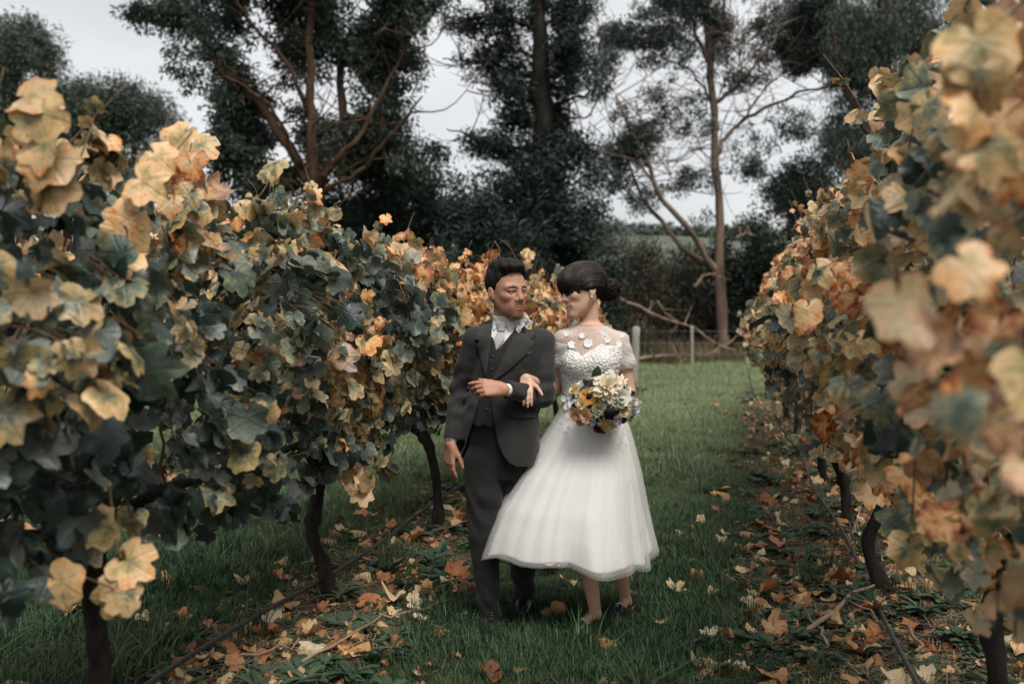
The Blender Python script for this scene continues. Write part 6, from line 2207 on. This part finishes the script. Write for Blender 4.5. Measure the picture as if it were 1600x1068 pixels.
for k in range(520):
    u, v = rng.uniform(868, 978), rng.uniform(512, 632)
    if v < 545:
        if rng.random() < .55: continue
        p = on_front(YOKE_F, u, v); yok = True
    else: p = on_front(BOD_F, u, v)
    if not (YB - .25 < p[1] < YB + .02): continue
    acc.add(bv * rng.uniform(.0013, .0028) + p - [0, .002, 0], bf)
tag(link('beads', acc.mesh('beads', M_BEAD, bl), bride), kind='stuff')

# pumps: navy with a jewelled buckle
M_NAVY = simple_mat('navy_satin_shoe', (.006, .009, .022), (.012, .018, .045), 30, .35, .5, .1)
M_JEWEL = simple_mat('crystal_buckle', (.45, .46, .48), (.75, .76, .78), 300, .1, .9, .5, .004)
for a_, t_ in ((aR, tR), (aL, tL)):
    S = SDF(np.minimum(a_, t_) - .09, np.maximum(a_, t_) + .08, .0034, None)
    a2 = a_ + [0, 0, -.020]
    m = a_ * .35 + t_ * .65
    S.cone(a_ + [.004, .018, -.034], a_ * .35 + t_ * .65 - [0, 0, .002], .0315, .034, .02, flat=(0, 0, 1), ff=1.05)
    S.cone(m - [0, 0, .002], t_ + unit(t_ - a_) * .018 - [0, 0, .004], .033, .023, .015, flat=(0, 0, 1), ff=1.15)
    S.cone(a_ + [.004, .020, -.02], a_ + [.004, .024, -.040], .0305, .029, .01)
    fw = unit((t_ - a_) * [1, 1, 0])
    S.full(lambda X, Y, Z: np.where(((X - m[0]) * fw[0] + (Y - m[1]) * fw[1]) < .015, Z - (np.interp(((X - a_[0]) * fw[0] + (Y - a_[1]) * fw[1]).ravel(), [-.04, 0, .05], [a_[2] + .006, a_[2] - .022, a_[2] - .030]).reshape(np.broadcast(X, Y).shape)), -.05))
    S.cone(a_ + [.004, .026, -.045], np.append((a_ + [.004, .03, 0])[:2], .004), .016, .007, .006)
    o = add_part('shoe', S, M_NAVY, bride, 1)
    c = m + fw * .022 + [0, 0, .024]
    for j in range(9):
        q = j / 9 * 2 * np.pi
        ball('buckle_jewel' , c + np.array([math.cos(q) * .014, -.004, math.sin(q) * .008]), .0045, M_JEWEL, bride, (1, .7, 1), 5, 6)
# ------------------------------------------------------------------ bouquet and buttonhole
def petal_mat(name, c1, c2, trans=.25):
    t = NT(name)
    f = t.attr('tint').outputs['Fac']
    col = t.ramp(f, [(0, c1), (1, c2)])
    n = t.noise(90, 3, t.coord('Object'))
    col = t.mix(t.math('MULTIPLY', n, .25), col, c1)
    t.base(col, .6, .25)
    with_translucent(t, col, trans)
    return t.m


PM = {'cream': petal_mat('cream_petals', (.72, .60, .40), (.84, .78, .64)), 'yellow': petal_mat('yellow_petals', (.70, .50, .20), (.82, .70, .42)), 'orange': petal_mat('orange_petals', (.46, .20, .04), (.68, .38, .10)),
      'peach': petal_mat('peach_petals', (.66, .36, .18), (.82, .60, .42)), 'white': petal_mat('white_petals', (.56, .56, .44), (.76, .75, .68)), 'lavender': petal_mat('lavender_petals', (.42, .38, .46), (.72, .69, .74)),
      'purple': petal_mat('purple_petals', (.018, .010, .030), (.055, .035, .085)), 'dark': petal_mat('almost_black_petals', (.008, .006, .010), (.020, .014, .022)), 'red': petal_mat('deep_red_petals', (.10, .015, .008), (.22, .045, .02)),
      'green': petal_mat('bouquet_leaves', (.020, .045, .020), (.055, .095, .045)), 'pale': petal_mat('pale_green_buds', (.30, .34, .20), (.52, .54, .38))}


def petals(acc, c, nrm, r, layers, seed, wid=.5, ruffle=.08):
    """layers: (count, length, lift) from the outside in."""
    rs = np.random.default_rng(seed)
    nrm = unit(nrm); a = unit(np.cross(nrm, [.37, .21, 1])); b = np.cross(nrm, a)
    for li, (n, ln, lift) in enumerate(layers):
        for k in range(n):
            th = (k + .5 * li) / n * 2 * np.pi + rs.normal(0, .10)
            d = a * math.cos(th) + b * math.sin(th); s = np.cross(nrm, d)
            L = ln * r * rs.uniform(.78, 1.12); lf = lift + rs.normal(0, .13)
            V = []
            for t, w in ((.05, .22), (.45, .85), (.8, 1.0), (1.0, .45)):
                up = math.sin(lf) * t + .18 * t * (1 - t)
                ot = math.cos(lf) * t
                for q in (-1, 0, 1):
                    V.append(c + (d * ot + nrm * (up + .10 * abs(q) * w + ruffle * rs.normal()) + s * w * wid * q * .5) * L + nrm * r * .05 * li)
            F = [[i * 3 + q, i * 3 + q + 1, i * 3 + q + 4, i * 3 + q + 3] for i in range(3) for q in (0, 1)]
            acc.add(np.array(V), np.array(F), np.repeat([.1, .5, .85, 1.0], 3) * .8 * rs.uniform(.6, 1.0) + .2 * rs.random())


KINDS = {'dahlia': [(18, 1.0, .10), (17, .92, .35), (15, .78, .6), (13, .62, .85), (10, .45, 1.1), (7, .3, 1.35)], 'rose': [(7, 1.0, .35), (7, .85, .75), (6, .65, 1.05), (5, .45, 1.3)],
         'pansy': [(5, 1.0, .18)], 'ruffle': [(9, 1.0, .25), (8, .8, .65), (7, .6, 1.0), (5, .4, 1.3)], 'daisy': [(16, 1.0, .08), (12, .8, .2)], 'sprig': [(6, 1.0, .5), (5, .7, 1.0)]}
WIDE = {'dahlia': .34, 'rose': .95, 'pansy': 1.05, 'ruffle': .85, 'daisy': .26, 'sprig': .7}


def flower(name, kind, colour, c, r, nrm, root, seed, centre=None):
    acc = Acc()
    petals(acc, c, nrm, r, KINDS[kind], seed, WIDE[kind], .10 if kind == 'ruffle' else .05)
    o = link(name, acc.mesh(name, PM[colour], np.array(root.location)), root)
    if centre:
        V, F = uv_ball(6, 9)
        n = unit(nrm)
        link('flower_centre', mesh_np('flower_centre', V * r * (.34 if centre != 'dark_big' else .62) * [1, 1, 1] + c + n * r * .10 - np.array(root.location), F, PM['dark' if 'dark' in centre else centre], True, {'tint': rng.random(len(V))}), o)
    return o


YQ = 4.44
BC = W(944, 628, YQ + .07)
bouquet = thing('bouquet', BC, 'round bridal bouquet of cream, orange, white and purple flowers held by the bride', 'bouquet')
BQ = [('white_filler', 'sprig', 'white', 925, 611, 6, None), ('white_filler', 'sprig', 'white', 945, 633, 6, None), ('white_filler', 'sprig', 'pale', 914, 639, 6, None), ('white_filler', 'sprig', 'white', 962, 647, 6, None), ('yellow_freesia', 'rose', 'yellow', 955, 598, 7, None), ('cream_rose', 'rose', 'cream', 963, 609, 8, None), ('cream_rose', 'rose', 'cream', 904, 618, 8, None), ('white_filler', 'sprig', 'lavender', 928, 651, 6, None), ('peach_rose', 'rose', 'peach', 924, 643, 8, None), ('white_filler', 'sprig', 'white', 980, 632, 7, None), ('yellow_freesia', 'sprig', 'yellow', 957, 663, 7, None), ('white_filler', 'sprig', 'lavender', 944, 591, 6, None), ('cream_dahlia', 'dahlia', 'cream', 948, 607, 24, None), ('yellow_rose', 'rose', 'yellow', 899, 610, 10, None), ('orange_pansy', 'pansy', 'orange', 921, 619, 14, 'dark'), ('orange_pansy', 'pansy', 'orange', 921, 634, 11, 'dark'),
      ('peach_rose', 'rose', 'peach', 902, 646, 13, None), ('peach_rose', 'rose', 'peach', 916, 648, 12, None), ('peach_rose', 'rose', 'yellow', 911, 631, 10, None), ('white_lisianthus', 'ruffle', 'white', 967, 620, 16, None), ('white_lisianthus', 'ruffle', 'pale', 937, 639, 12, None),
      ('dark_sunflower', 'daisy', 'dark', 952, 642, 14, 'dark_big'), ('yellow_freesia', 'rose', 'yellow', 973, 643, 9, None), ('lavender_sweet_pea', 'ruffle', 'lavender', 990, 640, 11, None), ('white_lisianthus', 'ruffle', 'white', 988, 628, 10, None),
      ('white_lisianthus', 'ruffle', 'white', 953, 588, 10, None), ('cream_dahlia', 'daisy', 'cream', 971, 595, 11, 'yellow'), ('purple_pansy', 'pansy', 'purple', 922, 603, 9, None), ('purple_pansy', 'pansy', 'purple', 976, 605, 7, None),
      ('lavender_sweet_pea', 'ruffle', 'lavender', 934, 596, 8, None), ('yellow_daisy', 'daisy', 'yellow', 946, 661, 13, 'orange'), ('red_chrysanthemum', 'ruffle', 'red', 935, 669, 8, None), ('purple_pansy', 'pansy', 'dark', 942, 671, 8, None),
      ('lavender_sweet_pea', 'ruffle', 'lavender', 922, 657, 9, None), ('lavender_sweet_pea', 'ruffle', 'lavender', 962, 655, 9, None), ('purple_pansy', 'pansy', 'purple', 973, 655, 7, None), ('purple_pansy', 'pansy', 'purple', 930, 664, 7, None),
      ('white_lisianthus', 'sprig', 'white', 909, 601, 8, None), ('white_lisianthus', 'sprig', 'pale', 960, 632, 9, None), ('lavender_sweet_pea', 'sprig', 'lavender', 896, 622, 8, None), ('peach_rose', 'rose', 'peach', 908, 657, 9, None), ('purple_pansy', 'sprig', 'purple', 898, 634, 6, None),
      ('orange_pansy', 'pansy', 'orange', 931, 626, 8, None), ('white_lisianthus', 'sprig', 'white', 979, 612, 9, None), ('green_bud', 'sprig', 'pale', 943, 627, 8, None), ('green_bud', 'sprig', 'pale', 984, 652, 7, None)]
for k, (nm, kd, colr, u, v, r, ce) in enumerate(BQ):
    q = np.array([(u - 944) / 56, 0, -(v - 628) / 48])
    h = math.sqrt(max(.04, 1 - (q[0] ** 2 + q[2] ** 2)))
    y = YQ + .07 - .115 * h
    c = W(u, v, y)
    flower(nm, kd, colr, c, r / F_PX * y * 1.08, (q[0] * .9, -.35 - h * .7, q[2] * .9 + .15), bouquet, 300 + k, ce)
for k, (u, v, du, dv) in enumerate([(930, 596, 3, -17), (980, 616, 9, -3), (904, 622, -7, -4), (952, 655, 3, 8), (962, 636, 6, 3), (920, 602, -6, -7)]):
    acc = Acc()
    c = W(u, v, YQ + .01); e = W(u + du * 1.5, v + dv * 1.5, YQ - .02)
    d = e - c; s = unit(np.cross(d, [0, 1, .2])) * np.linalg.norm(d) * .28
    V = np.array([c, c + d * .4 + s + [0, -.006, 0], c + d * .4 + [0, -.012, 0], c + d * .4 - s + [0, -.004, 0], c + d * .75 + s * .7, c + d * .75 + [0, -.010, 0], c + d * .75 - s * .7, e])
    acc.add(V, [np.array([[0, 2, 1], [0, 3, 2], [4, 5, 7], [5, 6, 7]]), np.array([[1, 2, 5, 4], [2, 3, 6, 5]])], rng.random())
    link('foliage_leaf', acc.mesh('foliage_leaf', PM['green'], BC), bouquet)
V, F = uv_ball(10, 14)
link('flower_bed', mesh_np('flower_bed', V * [.125, .07, .115] + [0, .02, 0], F, PM['green'], True, {'tint': rng.random(len(V))}), bouquet)
for k in range(7):
    a = BC + np.array([rng.normal(0, .012), .05, rng.normal(0, .012)])
    V, F = tube(np.array([a, a + [rng.normal(.01, .01), .06, -.07], a + [rng.normal(.02, .02), .10, -.14]]) - BC, .003, 5)
    link('stem', mesh_np('stem', V, F, PM['green'], True, {'tint': np.full(len(V), .5)}), bouquet)

# buttonhole on the groom's lapel
bp = W(820, 507, YM - .10)
bp[1] = float(lookup(SOL_F, bp[0], bp[2])) - .022
bt = thing('boutonniere', bp, 'small lavender and white buttonhole flower pinned to the groom\'s lapel', 'flower')
for k, (u, v, kd, colr, r) in enumerate([(817, 500, 'ruffle', 'white', 10), (822, 506, 'ruffle', 'lavender', 9), (813, 508, 'pansy', 'lavender', 7), (826, 511, 'rose', 'yellow', 6), (818, 514, 'sprig', 'purple', 5), (810, 515, 'sprig', 'white', 5), (829, 504, 'sprig', 'lavender', 5)]):
    c = W(u, v, bp[1] - .004 * (k % 3)); c[1] = min(float(lookup(SOL_F, c[0], c[2])) - .020, bp[1] + .03)
    flower('lavender_bloom' if colr == 'lavender' else colr + '_bloom', kd, colr, c, r / F_PX * 4.6, (.1, -1, .3), bt, 500 + k)
V, F = tube(np.array([bp + [0, .006, 0], bp + [-.004, .004, -.025], bp + [-.010, .008, -.045]]) - bp, .003, 5)
link('stem', mesh_np('stem', V, F, PM['green'], True, {'tint': np.full(len(V), .5)}), bt)
